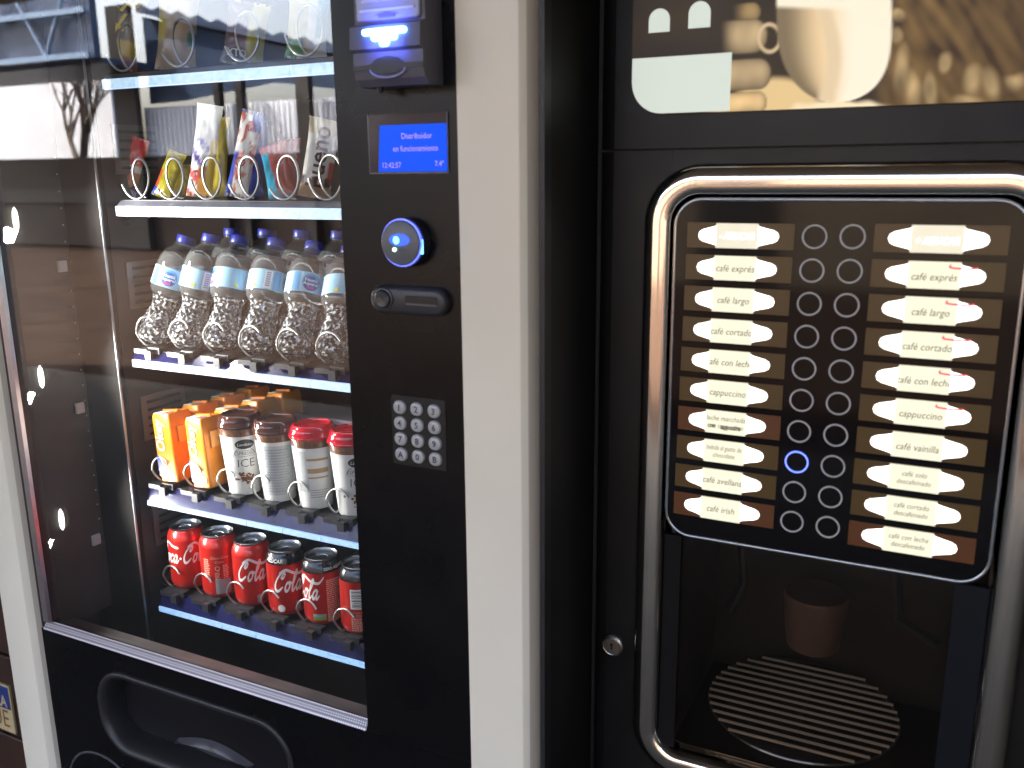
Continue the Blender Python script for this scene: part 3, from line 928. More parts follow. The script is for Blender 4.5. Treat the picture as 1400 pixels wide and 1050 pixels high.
def lines(mb, th0, w, z0, n, dz, h, r=RP, seed=0):
    rr = random.Random(seed)
    for i in range(n):
        x = -w / 2
        while x < w / 2 - .002:
            l = rr.uniform(.002, .005)
            l = min(l, w / 2 - x)
            patch(mb, r, th0 + (x + l / 2) / r, l, z0 - i * dz, z0 - i * dz + h, nx=2)
            x += l + .0009
def shoulder_r(z): 
    pts = [(.094, .0331), (.0965, .0329), (.1015, .0316), (.1075, .0292), (.1110, .0272)]
    for (a, ra), (b, rb) in zip(pts, pts[1:]):
        if z <= b: return ra + (rb - ra) * max(0, (z - a)) / (b - a) + .0003
    return .0275
def p1(t, b):
    cyl('script_lettering', lambda m: wscript(m, COCA, .0150, FACE - .46, .054), CWHITE, b)
def p2(t, b):
    cyl('small_print', lambda m: (wtext(m, 'Coca-Cola', .0072, FACE - .10, .078, shear=.3), wtext(m, 'Coke', .0068, FACE - .10, .070), lines(m, FACE + .22, .010, .062, 8, .0032, .0018, seed=3), lines(m, FACE - .80, .012, .074, 11, .0034, .0018, seed=4), wtext(m, 'Q', .012, FACE - .22, .058), lines(m, FACE - .22, .009, .049, 5, .003, .0016, seed=9)), CORANGE, b)
    cyl('grey_panel', lambda m: patch(m, RP, FACE + .02, .026, .010, .038, nx=8), CGREY, b)
def emblem(m, th, z, s=1.0):
    patch(m, RP, th, .007 * s, z, z + .009 * s, nx=3); disc(m, RP, th, z + .012 * s, .004 * s)
def p3(t, b):
    cyl('script_lettering', lambda m: wscript(m, COLA, .0165, FACE - .22, .051), CWHITE, b)
    cyl('tidy_emblem', lambda m: emblem(m, FACE + .18, .008), CGREY, b)
def p4(t, b):
    cyl('script_lettering', lambda m: wscript(m, COLA, .0165, FACE - .10, .047), CWHITE, b)
    cyl('white_seal', lambda m: (disc(m, RP, FACE - .45, .016, .0065), wtext(m, 'AZ\u00daCAR', .0085, FACE - .75, .1005, rfun=shoulder_r, offset=.01)), CWHITE, b)
    cyl('tidy_emblem', lambda m: emblem(m, FACE + .42, .010, 1.1), CGREY, b)
def p5(t, b):
    cyl('script_lettering', lambda m: (wscript(m, COLA, .0165, FACE - 1.2, .049), wtext(m, 'ZERO AZ\u00daCAR', .0062, FACE + .55, .1005, rfun=shoulder_r, offset=.01)), CWHITE, b)
    cyl('ingredient_panel', lambda m: lines(m, FACE + .35, .024, .080, 22, .0034, .0020, seed=5), CORANGE, b)
    cyl('seal', lambda m: patch(m, RP, FACE - .42, .022, .012, .017), CGREEN, b)
    cyl('seal_strip', lambda m: patch(m, RP, FACE - .42, .022, .0175, .0225), CGREY, b)
def p6(t, b):
    cyl('barcode_label', lambda m: patch(m, RP, FACE - .38, .024, .048, .082, nx=6), CWHITE, b)
    def bars(m):
        for i in range(11):
            patch(m, RP + .0002, FACE - .38, .020, .0505 + i * .0027, .0505 + i * .0027 + (.0012, .0018, .0009)[i % 3], nx=6)
    cyl('barcode', bars, mat('barcode_ink', (.05, .06, .06), .5), b)
    cyl('small_print', lambda m: (wtext(m, 'Coca-Cola', .006, FACE - .3, .042, shear=.3), wtext(m, 'ZERO', .006, FACE - .3, .036), lines(m, FACE - .45, .018, .030, 7, .0034, .0018, seed=8)), CORANGE, b)
can(0, 'red cola can with white script, leftmost can on the bottom shelf', False, p1)
can(1, 'red cola can showing small print and a grey panel, second on the bottom shelf', False, p2)
can(2, 'all red cola can with white Cola script facing out, third on the bottom shelf', False, p3)
can(3, 'red cola can with black shoulder and white Cola script facing out', True, p4)
can(4, 'red cola can with black shoulder turned to its ingredients panel', True, p5)
can(5, 'red cola can with black shoulder turned to its barcode, beside the control column', True, p6)

# ---- water bottles
WATER = mat('water_in_bottle', (.93, .95, .96), .03, trans=.91, ior=1.33)
def ribbed():
    m = mat('textured_bottle_base', (.93, .96, .97), .03, trans=.95, ior=1.40, coat=1.0)
    nt = m.node_tree
    tc = nt.nodes.new('ShaderNodeTexCoord')
    n = nt.nodes.new('ShaderNodeTexNoise')
    n.inputs['Scale'].default_value = 190
    n.inputs['Detail'].default_value = 2
    nt.links.new(tc.outputs['Object'], n.inputs['Vector'])
    r = nt.nodes.new('ShaderNodeMapRange')           # milky noise flecks imitate sparkle between clear facets
    r.inputs[1].default_value = .50
    r.inputs[2].default_value = .62
    r.inputs[3].default_value = .97
    r.inputs[4].default_value = .25
    nt.links.new(n.outputs[0], r.inputs[0])
    nt.links.new(r.outputs[0], nt.nodes['Principled BSDF'].inputs['Transmission Weight'])
    return m
RIBBED = ribbed()
PET = pane_mat('clear_pet', (.95, .97, .97), 1.6, .03, dust_haze=.16)  # diffuse haze here imitates light scattered in the bottle wall
CAPB = mat('cap_blue', (.010, .018, .20), .38)
LBL = mat('label_pale_blue', (.32, .55, .70), .4)
LBL2 = mat('label_mid_blue', (.10, .30, .55), .4)
LBL3 = mat('label_deep_blue', (.02, .10, .32), .35)
LBLW = mat('label_white', (.78, .82, .84), .45)
LBLR = mat('label_red', (.55, .05, .09), .4)
LBLV = mat('label_violet', (.36, .34, .52), .45)
LBLY = mat('label_yellow', (.75, .62, .05), .45)
LBLM = mat('label_magenta', (.55, .06, .28), .45)
BOT_H = .192
def bottle_profile():
    base = [(.004, .004), (.018, .001), (.0255, .004), (.0285, .012), (.0288, .024), (.0272, .036), (.0248, .047), (.0228, .058), (.0222, .068), (.0232, .076)]
    up = [(.0265, .0835), (.0318, .090), (.0332, .098), (.0334, .132), (.0330, .140), (.0314, .149), (.0280, .158), (.0225, .165), (.0165, .1705), (.0138, .174), (.0134, .177)]
    return base, up
bot_cache = {}
def bottle(x, y, cap_px, label, face, row, lean=None):
    z = shelf_z[2] + .0055
    base = Vector((x, y, z))
    if cap_px:
        d = ray(*cap_px).normalized()
        bq = base - CAM
        tt = bq.dot(d); h2 = BOT_H ** 2 - (bq.length_squared - tt * tt)
        tgt = CAM + d * (tt + math.sqrt(max(h2, 0)))
        ax = (tgt - base).normalized()
    else:
        ax = Vector(lean).normalized()
    t = thing('water_bottle', label, 'bottle', base, 'water bottles on the middle shelf', world=False)
    t.rotation_euler = Vector((0, 0, 1)).rotation_difference(ax).to_euler()
    t.location = base + Vector((0, 0, .004))
    ba, up = bottle_profile()
    if 'b' not in bot_cache:
        m = MB(); n = 40; ls = []
        dense = []
        for (ra, za), (rb, zb_) in zip(ba, ba[1:]):
            q = max(1, int((zb_ - za) / .0034))
            dense += [(ra + (rb - ra) * j / q, za + (zb_ - za) * j / q) for j in range(q)]
        dense.append(ba[-1])
        rq = random.Random(11)
        for r, zz in dense:
            ring_ = []
            for i in range(n):
                a = 2 * PI * i / n
                k = 1 + .03 * math.sin(5 * a + zz * 160) + rq.uniform(-.032, .032) if .006 < zz < .074 else 1
                ring_.append((r * k * math.cos(a), r * k * math.sin(a), zz + (rq.uniform(-.0008, .0008) if .006 < zz < .074 else 0)))
            ls.append(ring_)
        ls.append([(.0262 * math.cos(2 * PI * i / n), .0262 * math.sin(2 * PI * i / n), .0835) for i in range(n)])
        m.loops(ls, True, False)
        m.loops([ls[-1], [(p[0] * .2, p[1] * .2, .0836) for p in ls[-1]]], False, True)
        o = m.build('textured_base', RIBBED, t); bot_cache['b'] = o.data
        m = MB().lathe([(.006, .0845), (.0255, .0842)] + [(r - .0008, q) for r, q in up[1:6]] + [(.0272, .1565), (.003, .1568)], 40, cap0=True, cap1=True)
        o = m.build('water', WATER, t, smooth=True, angle=60); bot_cache['w'] = o.data
        m = MB().lathe(up, 40)
        m.lathe([(.0134, .1755), (.0160, .1760), (.0160, .1775), (.0134, .178)], 24)
        o = m.build('upper_wall', PET, t, smooth=True, angle=60); bot_cache['u'] = o.data
        m = MB()
        n = 40; ls = []
        for r, zz in ((.0146, .1782), (.0150, .1790), (.0150, .1895), (.0142, .1915), (.006, .192)):
            ls.append([(r * (1 + (.02 if i % 2 else 0)) * math.cos(2 * PI * i / n), r * (1 + (.02 if i % 2 else 0)) * math.sin(2 * PI * i / n), zz) for i in range(n)])
        m.loops(ls, True, True)
        o = m.build('cap', CAPB, t, smooth=True, angle=50); bot_cache['c'] = o.data
        m = MB().lathe([(.0335, .0985), (.0337, .1315)], 40)
        o = m.build('label', LBL, t, smooth=True); bot_cache['l'] = o.data
        lab = o
    else:
        for nm, key in (('textured_base', 'b'), ('water', 'w'), ('upper_wall', 'u'), ('cap', 'c'), ('label', 'l')):
            o = bpy.data.objects.new(nm, bot_cache[key]); C.objects.link(o); o.parent = t
            lab = o
    r = .0339
    if row == 0:
        def pr(nm, mt, fn):
            m = MB(); fn(m); m.build(nm, mt, lab)
        for off in (0, PI):
            th = face + off
            pr('logo_disc', LBL2, lambda m: disc(m, r, th, .1155, .0142, sx=1.0))
            pr('logo_disc_core', LBL3, lambda m: disc(m, r + .0002, th, .1135, .0118))
            pr('logo_lettering', LBLW, lambda m: (wtext(m, 'Nestl\u00e9', .0078, th, .1185, r + .0004, offset=.01), wtext(m, 'Aquarel', .0078, th, .1125, r + .0004, offset=.01)))
            pr('logo_flash', LBLM, lambda m: patch(m, r + .0004, th, .011, .1035, .1075))
        pr('red_flag', LBLR, lambda m: patch(m, r, face + .82, .010, .110, .129))
        pr('blue_flag', LBL3, lambda m: patch(m, r, face + .82, .009, .101, .109))
        pr('barcode', LBLV, lambda m: [patch(m, r, face - 1.15, .0075, .104 + i * .0035, .1062 + i * .0035) for i in range(7)])
        pr('white_panel', LBLW, lambda m: patch(m, r - .0001, face - 1.15, .012, .1005, .1295))
        pr('recycling_dot', LBLY, lambda m: disc(m, r, face - 1.75, .1045, .0032))
        pr('mid_blue_panel', LBL2, lambda m: patch(m, r - .0001, face - .72, .012, .0995, .1305))
    return t
caps = [(257, 323), (291, 322), (329, 327), (379, 331), (431, 336), (480, 342)]
faces = [FACE - .25, FACE + 1.35, FACE + 1.9, FACE + 1.0, FACE + .05, FACE - 1.9 + PI]
blab = ['leftmost water bottle with blue cap, logo on the label facing out', 'second water bottle from the left, label turned to barcode and yellow dot',
        'third water bottle from the left on the middle shelf', 'fourth water bottle from the left, barcode at label edge',
        'fifth water bottle from the left, round logo on the label facing out', 'front water bottle half hidden by the black control column']
for k in range(6):
    bottle(lane_x(k) - .019, 1.082, caps[k], blab[k], faces[k], 0)
bl2 = ['first', 'second', 'third', 'fourth', 'fifth', 'sixth']
for k in range(1, 6):
    bottle(lane_x(k) - .008, 1.162, None, 'water bottle in the back row, directly behind the %s front bottle from the left' % bl2[k], FACE, 1, (.05, .16, 1))

# ---- juice cartons
ORG = mat('carton_orange', (.78, .25, .012), .35, coat=.15, var=.12, vscale=40)
ORGD = mat('carton_side_orange', (.60, .17, .012), .4, var=.15, vscale=40)
CV = mat('carton_violet', (.07, .06, .32), .4)
CW = mat('carton_white', (.75, .72, .68), .45)
FOIL = mat('carton_foil', (.45, .44, .42), .35, .5)
def carton(k, row, label, dx=0, rz=0):
    z = shelf_z[3] + .0052
    w, d, h = .041, .052, .122
    t = thing('drink_carton', label, 'carton', (lane_x(k) + dx, 1.086 + row * .066, z), 'orange cartons on the fourth shelf', world=False)
    t.rotation_euler = (math.radians(-2), math.radians(-6.5), rz)
    t.location.z += .0024
    m = MB(); b = .0022
    def rr(e, zz, sk=0):
        q = rrect(-w / 2 + e, w / 2 - e, -d / 2 + e, d / 2 - e, .004, 3)
        return [(x, -y_, zz) for x, y_ in q][::-1]
    m.loops([rr(.003, 0), rr(0, .003), rr(-.0008, h * .5), rr(0, h - .004), rr(.002, h)], True, True)
    body = m.build('box', ORG, t, smooth=True, angle=40)
    MB().box(-w / 2 + .003, w / 2 - .003, -.002, .001, h + .0003, h + .004).build('top_seam', ORGD, t)
    MB().box(-w / 2 + .003, -w / 2 + .023, -d / 2 + .003, -d / 2 + .021, h + .0004, h + .0014).build('date_patch', mat('date_patch', (.75, .75, .66), .5), body)
    m = MB(); ring(m, 0, 0, .0025, .0055, 0, 18, .0004)
    o = m.build('straw_hole', CV, body); o.rotation_euler = (-PI / 2, 0, 0); o.location = (.011, -.012, h + .0010)
    o2 = MB().plate(circle(0, 0, .0026, 12), 0, .0004).build('straw_foil', CW, body); o2.rotation_euler = (-PI / 2, 0, 0); o2.location = (.011, -.012, h + .0009)
    if row == 0:
        yf = -d / 2 - .0014
        def fp(nm, mt, fn):
            q = MB(); fn(q); q.build(nm, mt, body)
        def vert(q, s_, size, x, zc):
            v, f = text2d(s_, size, offset=.02, shear=.2)
            q.add([(x - b_ * 1, yf - .0002, zc + a_) for a_, b_ in v], f)
        fp('white_lettering', CW, lambda q: vert(q, 'Okey', .026, -.006, h * .68))
        fp('violet_wave', CV, lambda q: q.plate([(-.020, .052), (-.020, .012), (-.008, .010), (.004, .018), (.0, .026), (-.006, .030), (-.012, .042)], yf, yf + .0006))
        fp('white_wave', CW, lambda q: q.add([(x + .0, y, z_) for (x, z_) in stroke(bez([(-.014, .050), (-.006, .034), (.004, .026), (.006, .016)], 6), .002, .003)[0] for y in (yf - .0004,)], stroke(bez([(-.014, .050), (-.006, .034), (.004, .026), (.006, .016)], 6), .002, .003)[1]))
        fp('badge_white', CW, lambda q: q.plate(circle(.009, .016, .0062, 20), yf - .0003, yf + .0003))
        fp('badge_violet', CV, lambda q: q.plate(circle(.009, .016, .0038, 16), yf - .0008, yf - .0002))
        # clear straw sleeve on the side
        xs = w / 2 + .0014
        MB().box(xs, xs + .003, -.014, .012, .07, .098).build('side_panel', mat('carton_pale_panel', (.80, .36, .10), .35), body)
    return t
cl = ['leftmost orange drink carton with white lettering on the fourth shelf', 'orange drink carton standing beside the cup with brown lid']
for k in range(2):
    carton(k, 0, cl[k], .012, .02 - .05 * k)
    for r_ in range(1, 4):
        carton(k, r_, 'orange drink carton, %s behind the %s front carton' % (['', 'first', 'second', 'third'][r_], ['left', 'right'][k]), .012 + .002 * r_, random.uniform(-.08, .08))

# ---- iced coffee cups
CUPW = mat('cup_white', (.74, .73, .70), .42)
CUPG = mat('cup_grey_print', (.50, .52, .52), .5, var=.12, vscale=400)
COFF = mat('coffee_brown_print', (.20, .075, .03), .55, var=.4, vscale=300)
INK = mat('cup_black_print', (.02, .02, .02), .45)
CARA = mat('cup_caramel_print', (.45, .28, .12), .5)
LIDB = mat('cup_lid_brown', (.10, .032, .02), .12, trans=.35, coat=.5)
LIDR = mat('cup_lid_red', (.62, .006, .02), .12, trans=.25, coat=.5)
BANDB = mat('cup_band_brown', (.20, .09, .045), .25, coat=.5, var=.5, vscale=160)
def cup_r(z): return .0262 + (.0345 - .0262) * z / .104 + .0003
def cup(k, label, lid, front):
    z = shelf_z[3] + .0052
    t = thing('coffee_cup', label, 'cup', (lane_x(k), 1.094, z), 'iced coffee cups on the fourth shelf', world=False)
    body = MB().lathe([(.022, .001), (.0255, .0), (.0262, .002), (.0345, .104)], 44, cap0=True).build('cup_body', CUPW, t, smooth=True)
    MB().lathe([(.0346, .1041), (.0352, .109), (.0356, .1165)], 44).build('clear_band', BANDB, t, smooth=True)
    m = MB()
    n = 48; ls = []
    for r, zz in ((.0357, .1166), (.0384, .1172), (.0388, .1195), (.0380, .1225), (.0365, .1235), (.0352, .130), (.033, .1355), (.029, .1375), (.027, .1345), (.024, .133), (.004, .1345)):
        ls.append([(r * math.cos(2 * PI * i / n), r * math.sin(2 * PI * i / n), zz) for i in range(n)])
    m.loops(ls, False, True)
    m.build('dome_lid', lid, t, smooth=True, angle=60)
    def pr(nm, mt, fn):
        m = MB(); fn(m); m.build(nm, mt, body)
    F_ = FACE - .05
    if front:
        pr('oval_badge', INK, lambda m: disc(m, 0, F_ + .12, .091, .0085, sx=1.9, rfun=cup_r))
        pr('badge_lettering', CUPW, lambda m: wtext(m, 'Landessa', .0072, F_ + .12, .0905, rfun=lambda z: cup_r(z) + .0004, shear=.3))
        def logo(m):
            wtext(m, 'ESPRESSO', .0080, F_ + .10, .0745, rfun=cup_r)
            wtext(m, 'ICE', .0210, F_ + .14, .0570, rfun=cup_r, offset=-.012)
            v, f = stroke([(.019 * math.cos(a), .019 * math.sin(a)) for a in [PI * k_ / 20 for k_ in range(21)]], .0007, .0007)
            m.add(wrap(v, 0, F_ + .10, .067, cup_r), f)
            v, f = stroke([(x_, 0) for x_ in [-.017 + .0017 * i for i in range(21)]], .0006, .0006)
            m.add(wrap(v, 0, F_ + .10, .0695, cup_r), f); m.add(wrap(v, 0, F_ + .10, .0795, cup_r), f)
        pr('logo_print', INK, logo)
        def beans(m):
            rr = random.Random(k)
            for i in range(60):
                disc(m, 0, F_ + .14 + rr.gauss(0, .22), .030 + rr.gauss(0, .0042), rr.uniform(.0012, .0028), n=7, rfun=lambda z: cup_r(z) + .0001 + i * .000004)
        pr('coffee_bean_print', COFF, beans)
    elif lid is LIDB:
        pr('grey_text_panel', CUPG, lambda m: patch(m, 0, F_ - .05, .050, .012, .098, nx=12, nz=6, rfun=cup_r))
        pr('text_lines', mat('cup_text', (.36, .37, .37), .5), lambda m: [patch(m, 0, F_ - .10, .040 - (i % 3) * .004, .018 + i * .0048, .0205 + i * .0048, nx=10, rfun=lambda z: cup_r(z) + .0003) for i in range(16)])
    else:
        pr('grey_text_panel', CUPG, lambda m: patch(m, 0, F_ - .75, .018, .030, .099, nx=8, nz=6, rfun=cup_r))
        pr('caramel_bars', CARA, lambda m: [patch(m, 0, F_ + .06, .036, a, b_, nx=10, rfun=cup_r) for a, b_ in ((.083, .087), (.062, .070), (.053, .0555))])
        pr('text_lines', mat('cup_text'), lambda m: [patch(m, 0, F_ + .1, .030, .020 + i * .004, .0215 + i * .004, nx=8, rfun=cup_r) for i in range(4)])
    return t
cup(2, 'white iced coffee cup with dark brown lid and coffee bean print', LIDB, True)
cup(3, 'white cup with brown lid turned to its grey text panel', LIDB, False)
cup(4, 'white cup with red lid and caramel stripes', LIDR, False)
cup(5, 'white iced coffee cup with red lid and bean print beside the control column', LIDR, True)

# ---- wrapped snacks
WRAP = mat('wrapper_foil', (1, 1, 1), .26, vcol=True, coat=.3)
def wrapper(name, label, cat, base, topv, w, thick, fn, group, nz=28, nx=14, face_rot=0.0, lettering=None):
    """crimped flow-pack between base and top points; fn(u, v) gives the print colour"""
    base, topv = Vector(base), Vector(topv)
    ax = topv - base; h = ax.length; ax.normalize()
    t = thing(name, label, cat, base, group, world=False)
    yv = Vector((math.sin(face_rot), math.cos(face_rot), 0))
    xv = yv.cross(ax).normalized(); yv = ax.cross(xv).normalized()
    t.rotation_euler = Matrix((xv, yv, ax)).transposed().to_euler()
    rnd = random.Random(label)
    ph = rnd.uniform(0, 9)
    m = MB()
    for side in (-1, 1):
        v, f, cs = [], [], []
        for j in range(nz + 1):
            vv = j / nz
            for i in range(nx + 1):
                uu = i / nx
                e = min(vv, 1 - vv)
                bul = min(1, max(0, (e - .06) * 5)) ** .6
                prof = (max(0, 1 - (2 * uu - 1) ** 2)) ** .55
                ww = w * (1 - .10 * bul + (.04 * math.sin(vv * 90) if e < .05 else 0))
                wr = .0022 * noise.noise(Vector((uu * 5 + ph, vv * 9, side))) * bul
                cr = .0008 * math.sin(uu * 60) * (1 if e < .06 else 0)
                v.append(((uu - .5) * ww, side * (thick / 2 * bul * prof + wr * prof) + cr, vv * h))
                cs.append(fn(uu, vv) if side < 0 else fn(1 - uu, vv))
        for j in range(nz):
            for i in range(nx):
                a = j * (nx + 1) + i
                q = (a, a + 1, a + nx + 2, a + nx + 1)
                f.append(q if side < 0 else q[::-1])
        o = len(m.v)
        m.add(v, f)
        m.c[o:] = cs
    bo = m.build('wrapper', WRAP, t, smooth=True, angle=70)
    if lettering:
        for (s_, size, u_, v_, rot, colr) in lettering:
            lv, lf = text2d(s_, size, offset=.015)
            cr_, sr_ = math.cos(rot), math.sin(rot)
            q = MB()
            pts = []
            for a, b_ in lv:
                x = (u_ - .5) * w + a * cr_ - b_ * sr_; zz = v_ * h + a * sr_ + b_ * cr_
                uu = min(1, max(0, x / w + .5)); vv = min(1, max(0, zz / h)); e = min(vv, 1 - vv)
                bul = min(1, max(0, (e - .06) * 5)) ** .6
                prof = (max(0, 1 - (2 * uu - 1) ** 2)) ** .55
                pts.append((x, -(thick / 2 * bul * prof) - .0022, zz))
            q.add(pts, lf)
            q.build('lettering', colr, bo)
    return t
def mixc(a, b, t): return tuple(x + (y - x) * t for x, y in zip(a, b))
def step(e, x): return 1 if x > e else 0
R1, Y1, W1, B1, K1 = (.6, .015, .015), (.72, .55, .02), (.78, .76, .72), (.03, .06, .35), (.02, .018, .016)
def c_red(u, v):
    if v < .16: return (.35, .40, .62)
    if u < .34 + .1 * math.sin(v * 7) and v < .5: return (.30, .36, .62) if u > .14 else (.62, .58, .15)
    if v < .45 and u > .6: return (.5, .20, .05)
    if .45 < v < .56 and u > .45: return W1
    return R1
def c_yel(u, v):
    k = noise.noise(Vector((u * 6, v * 9, 2)))
    if v < .2 and u < .25: return B1
    if u < .25 and v < .55: return (.5, .06, .03)
    return mixc((.50, .42, .01), (.26, .22, .01), .5 + .5 * k)
def c_wht(u, v):
    if u > .72 and v < .62: return (.75, .52, .02)
    if v > .62: return (.80, .78, .70)
    k = math.sin((u * .9 + v * 3.2) * 9)
    if .34 < v < .62 and k > .35: return (.10, .06, .32)
    if v < .34 and u > .4: return (.45, .20, .03)
    if v < .34 and k > .3: return (.5, .04, .05)
    return W1
def c_wbr(u, v):
    if v > .75 and u > .5: return (.03, .10, .42)
    if u < .26 and v < .52: return B1
    k = noise.noise(Vector((u * 4, v * 9, 7)))
    if k > .18: return (.58, .14, .09)
    return W1
def c_tur(u, v):
    if u < .45 - v * .2 and v < .85: return (.01, .30, .46)
    k = noise.noise(Vector((u * 5, v * 8, 4)))
    return mixc((.28, .03, .03), (.45, .10, .08), .5 + .5 * k)
def c_bueno(u, v):
    if v < .16: return (.42, .25, .14)
    if v < .27 and math.sin(u * 14 + 2) > .1: return (.07, .03, .02)
    if u > .82 and .2 < v < .5: return (.55, .03, .03)
    if v > .8: return (.60, .52, .35)
    return (.80, .77, .70)
def c_bag1(u, v):
    if v < .22: return (.34, .12, .03)
    if v < .42: return mixc((.58, .36, .03), (.62, .48, .05), noise.noise(Vector((u * 8, v * 9, 0))) * .5 + .5)
    if u > .66: return (.30, .22, .14)
    return K1
def c_bag2(u, v):
    k = noise.noise(Vector((u * 5, v * 5, 3)))
    if u < .25 and v > .35: return (.55, .45, .03)
    if u > .8 and .3 < v < .5: return (.05, .16, .06)
    return mixc((.30, .17, .10), (.55, .46, .24), .5 + .6 * k)
def c_bag3(u, v):
    if u > .6: return mixc((.45, .45, .06), (.55, .42, .05), v)
    if v < .25: return (.08, .06, .09)
    return mixc((.10, .05, .06), (.22, .12, .12), noise.noise(Vector((u * 4, v * 6, 1))) * .5 + .5)
def c_bag4(u, v):
    if v < .26 and u < .5: return (.08, .32, .04)
    if u > .72 and v > .3: return (.05, .30, .38)
    if u > .5: return W1
    return (.62, .52, .22)
GRP = 'chocolate bars on the second shelf'
DKT = mat('brown_lettering', (.09, .025, .02), .5)
RDT = mat('red_lettering', (.5, .03, .03), .5)
YLT = mat('yellow_lettering', (.75, .58, .03), .45)
WHT = mat('white_lettering', (.75, .73, .7), .45)
def seat(si, px, y): 
    """point on a shelf under a photo column, at depth y"""
    zz = shelf_z[si] + .0035
    lo, hi = -200, 1400
    for _ in range(40):
        mid_ = (lo + hi) / 2
        if P(px, mid_, y).z > zz: lo = mid_
        else: hi = mid_
    return P(px, lo, y)
def bar(si, pb, pt, y, dy, w, th, fn, label, name='chocolate_bar', cat='snack', grp=GRP, rot=.45, let=None):
    b_ = seat(si, pb, y + .010)
    wrapper(name, label, cat, b_, P(pt[0], pt[1], y + .010 + dy), w, th, fn, grp, face_rot=-rot, lettering=let)
bar(1, 170, (191, 189), 1.085, .02, .036, .014, c_red, 'red wrapped bar with blue and yellow corner, leftmost on the second shelf')
bar(1, 219, (243, 208), 1.085, .03, .036, .016, c_yel, 'yellow wrapped bar leaning in its coil on the second shelf', rot=.2)
bar(1, 272, (288, 143), 1.085, .03, .042, .018, c_wht, 'tall white bar with purple stripes and yellow edge on the second shelf', let=[('o', .03, .35, .25, 0, RDT)])
bar(1, 322, (347, 152), 1.085, .03, .036, .016, c_wbr, 'white bar with blue edge and red print on the second shelf', let=[('O', .022, .45, .40, 0, RDT), ('B', .022, .6, .82, .2, RDT)])
bar(1, 386, (372, 197), 1.085, .03, .044, .016, c_tur, 'dark red bar with turquoise edge on the second shelf')
bar(1, 429, (446, 163), 1.080, .02, .048, .016, c_bueno, 'white chocolate bar pack with brown bueno lettering beside the control column', rot=.65,
    let=[('bueno', .036, .46, .52, PI / 2 - .0, DKT)])
GB = 'snack bags on the top shelf'
bar(0, 162, (180, -14), 1.10, .02, .060, .030, c_bag1, 'black snack bag with bold yellow letters, leftmost on the top shelf', 'snack_bag', 'snack bag', GB, .5,
    let=[('T', .040, .30, .46, -.4, YLT), ('I', .040, .45, .60, -.4, YLT), ('P', .046, .60, .80, -.4, YLT)])
bar(0, 240, (245, -12), 1.10, .02, .066, .030, c_bag2, 'tan and yellow snack bag, second on the top shelf', 'snack_bag', 'snack bag', GB, .5)
bar(0, 330, (342, 2), 1.10, .02, .066, .030, c_bag3, 'dark purple and yellow snack bag, third on the top shelf', 'snack_bag', 'snack bag', GB, .5,
    let=[('XTO', .014, .4, .16, 0, WHT)])
bar(0, 418, (424, -10), 1.09, .02, .062, .030, c_bag4, 'cream and green snack bag with blue edge beside the control column', 'snack_bag', 'snack bag', GB, .5)
def c_plain(col):
    return lambda u, v: mixc(col, tuple(x * .6 for x in col), noise.noise(Vector((u * 5, v * 7, 5))) * .5 + .5)
for k, (pb, pt, colr, wd) in enumerate(((190, (196, 215), R1, 'red'), (245, (252, 225), (.45, .36, .02), 'yellow'), (296, (300, 160), (.62, .48, .03), 'golden'), (345, (352, 165), B1, 'blue'), (398, (396, 190), (.30, .04, .04), 'dark red'))):
    b_ = seat(1, pb, 1.145)
    wrapper('chocolate_bar', 'second-row %s wrapped bar behind the front bars of the second shelf' % wd, 'snack', b_, P(pt[0], pt[1], 1.175), .036, .014, c_plain(colr), GRP, face_rot=-.4)

# ================================================================== COFFEE MACHINE
XC0, XC1 = P(812, 500, DC).x, .142
coffee = thing('coffee_vending_machine', 'black coffee vending machine with chrome framed selection panel', 'vending machine', (-.125, 1.4, 0.0))
BODY = mat('coffee_body_black', (.006, .006, .006), .40, spec=.35, rvar=.10, vscale=11, bump=.05, bscale=1200)
seam = P(815, 206.6, DC).z
def body_part(name, z0, z1):
    m = MB(); r = .022
    prof = [(XC0, 1.75), (XC0, DC + r)]
    for k in range(1, 7):
        a = PI / 2 * k / 6
        prof.append((XC0 + r - r * math.cos(a), DC + r - r * math.sin(a)))
    return prof
# door: ring of faces around the chrome-framed opening, and the head above
HXa, HXb = P(877, 650, 1.0).x + .0195, P(1376, 650, 1.0).x + .0095
HZa, HZb = P(940, 1066, 1.0).z + .0195, P(1150, 229.5, 1.0).z - .0195
prof = body_part('', 0, 0)
m = MB()
m.loops([[(x, y, seam + .0015) for x, y in prof], [(x, y, TOP) for x, y in prof]], False, False, False)
m.box(XC0 + .0221, XC1 - .0005, DC, 1.75, seam + .0015, TOP)
m.build('upper_housing', BODY, coffee, smooth=True, angle=30)
m = MB()
m.loops([[(x, y, .04) for x, y in prof], [(x, y, seam - .0015) for x, y in prof]], False, False, False)
q = rrect(HXa, HXb, HZa, HZb, .05, 8)
cxh, czh = (HXa + HXb) / 2, (HZa + HZb) / 2
m.box(XC0 + .0221, HXa + .001, DC, DC + .02, .04, seam - .0015)
m.box(HXb - .001, XC1, DC, DC + .02, .04, seam - .0015)
m.box(HXa + .0012, HXb - .0012, DC, DC + .02, HZb - .001, seam - .0015)
m.box(HXa + .0012, HXb - .0012, DC, DC + .02, .04, HZa + .001)
m.box(XC1 - .02, XC1 - .001, DC + .021, 1.75, .04, seam - .0016)
m.box(XC0 + .001, XC1 - .021, 1.73, 1.749, .04, seam - .0016)
m.build('door', BODY, coffee, smooth=True, angle=30)
MB().box(XC0 + .004, XC1 - .022, DC + .008, 1.72, seam - .0013, seam + .0013).build('seam_gap', BLACKM, coffee)
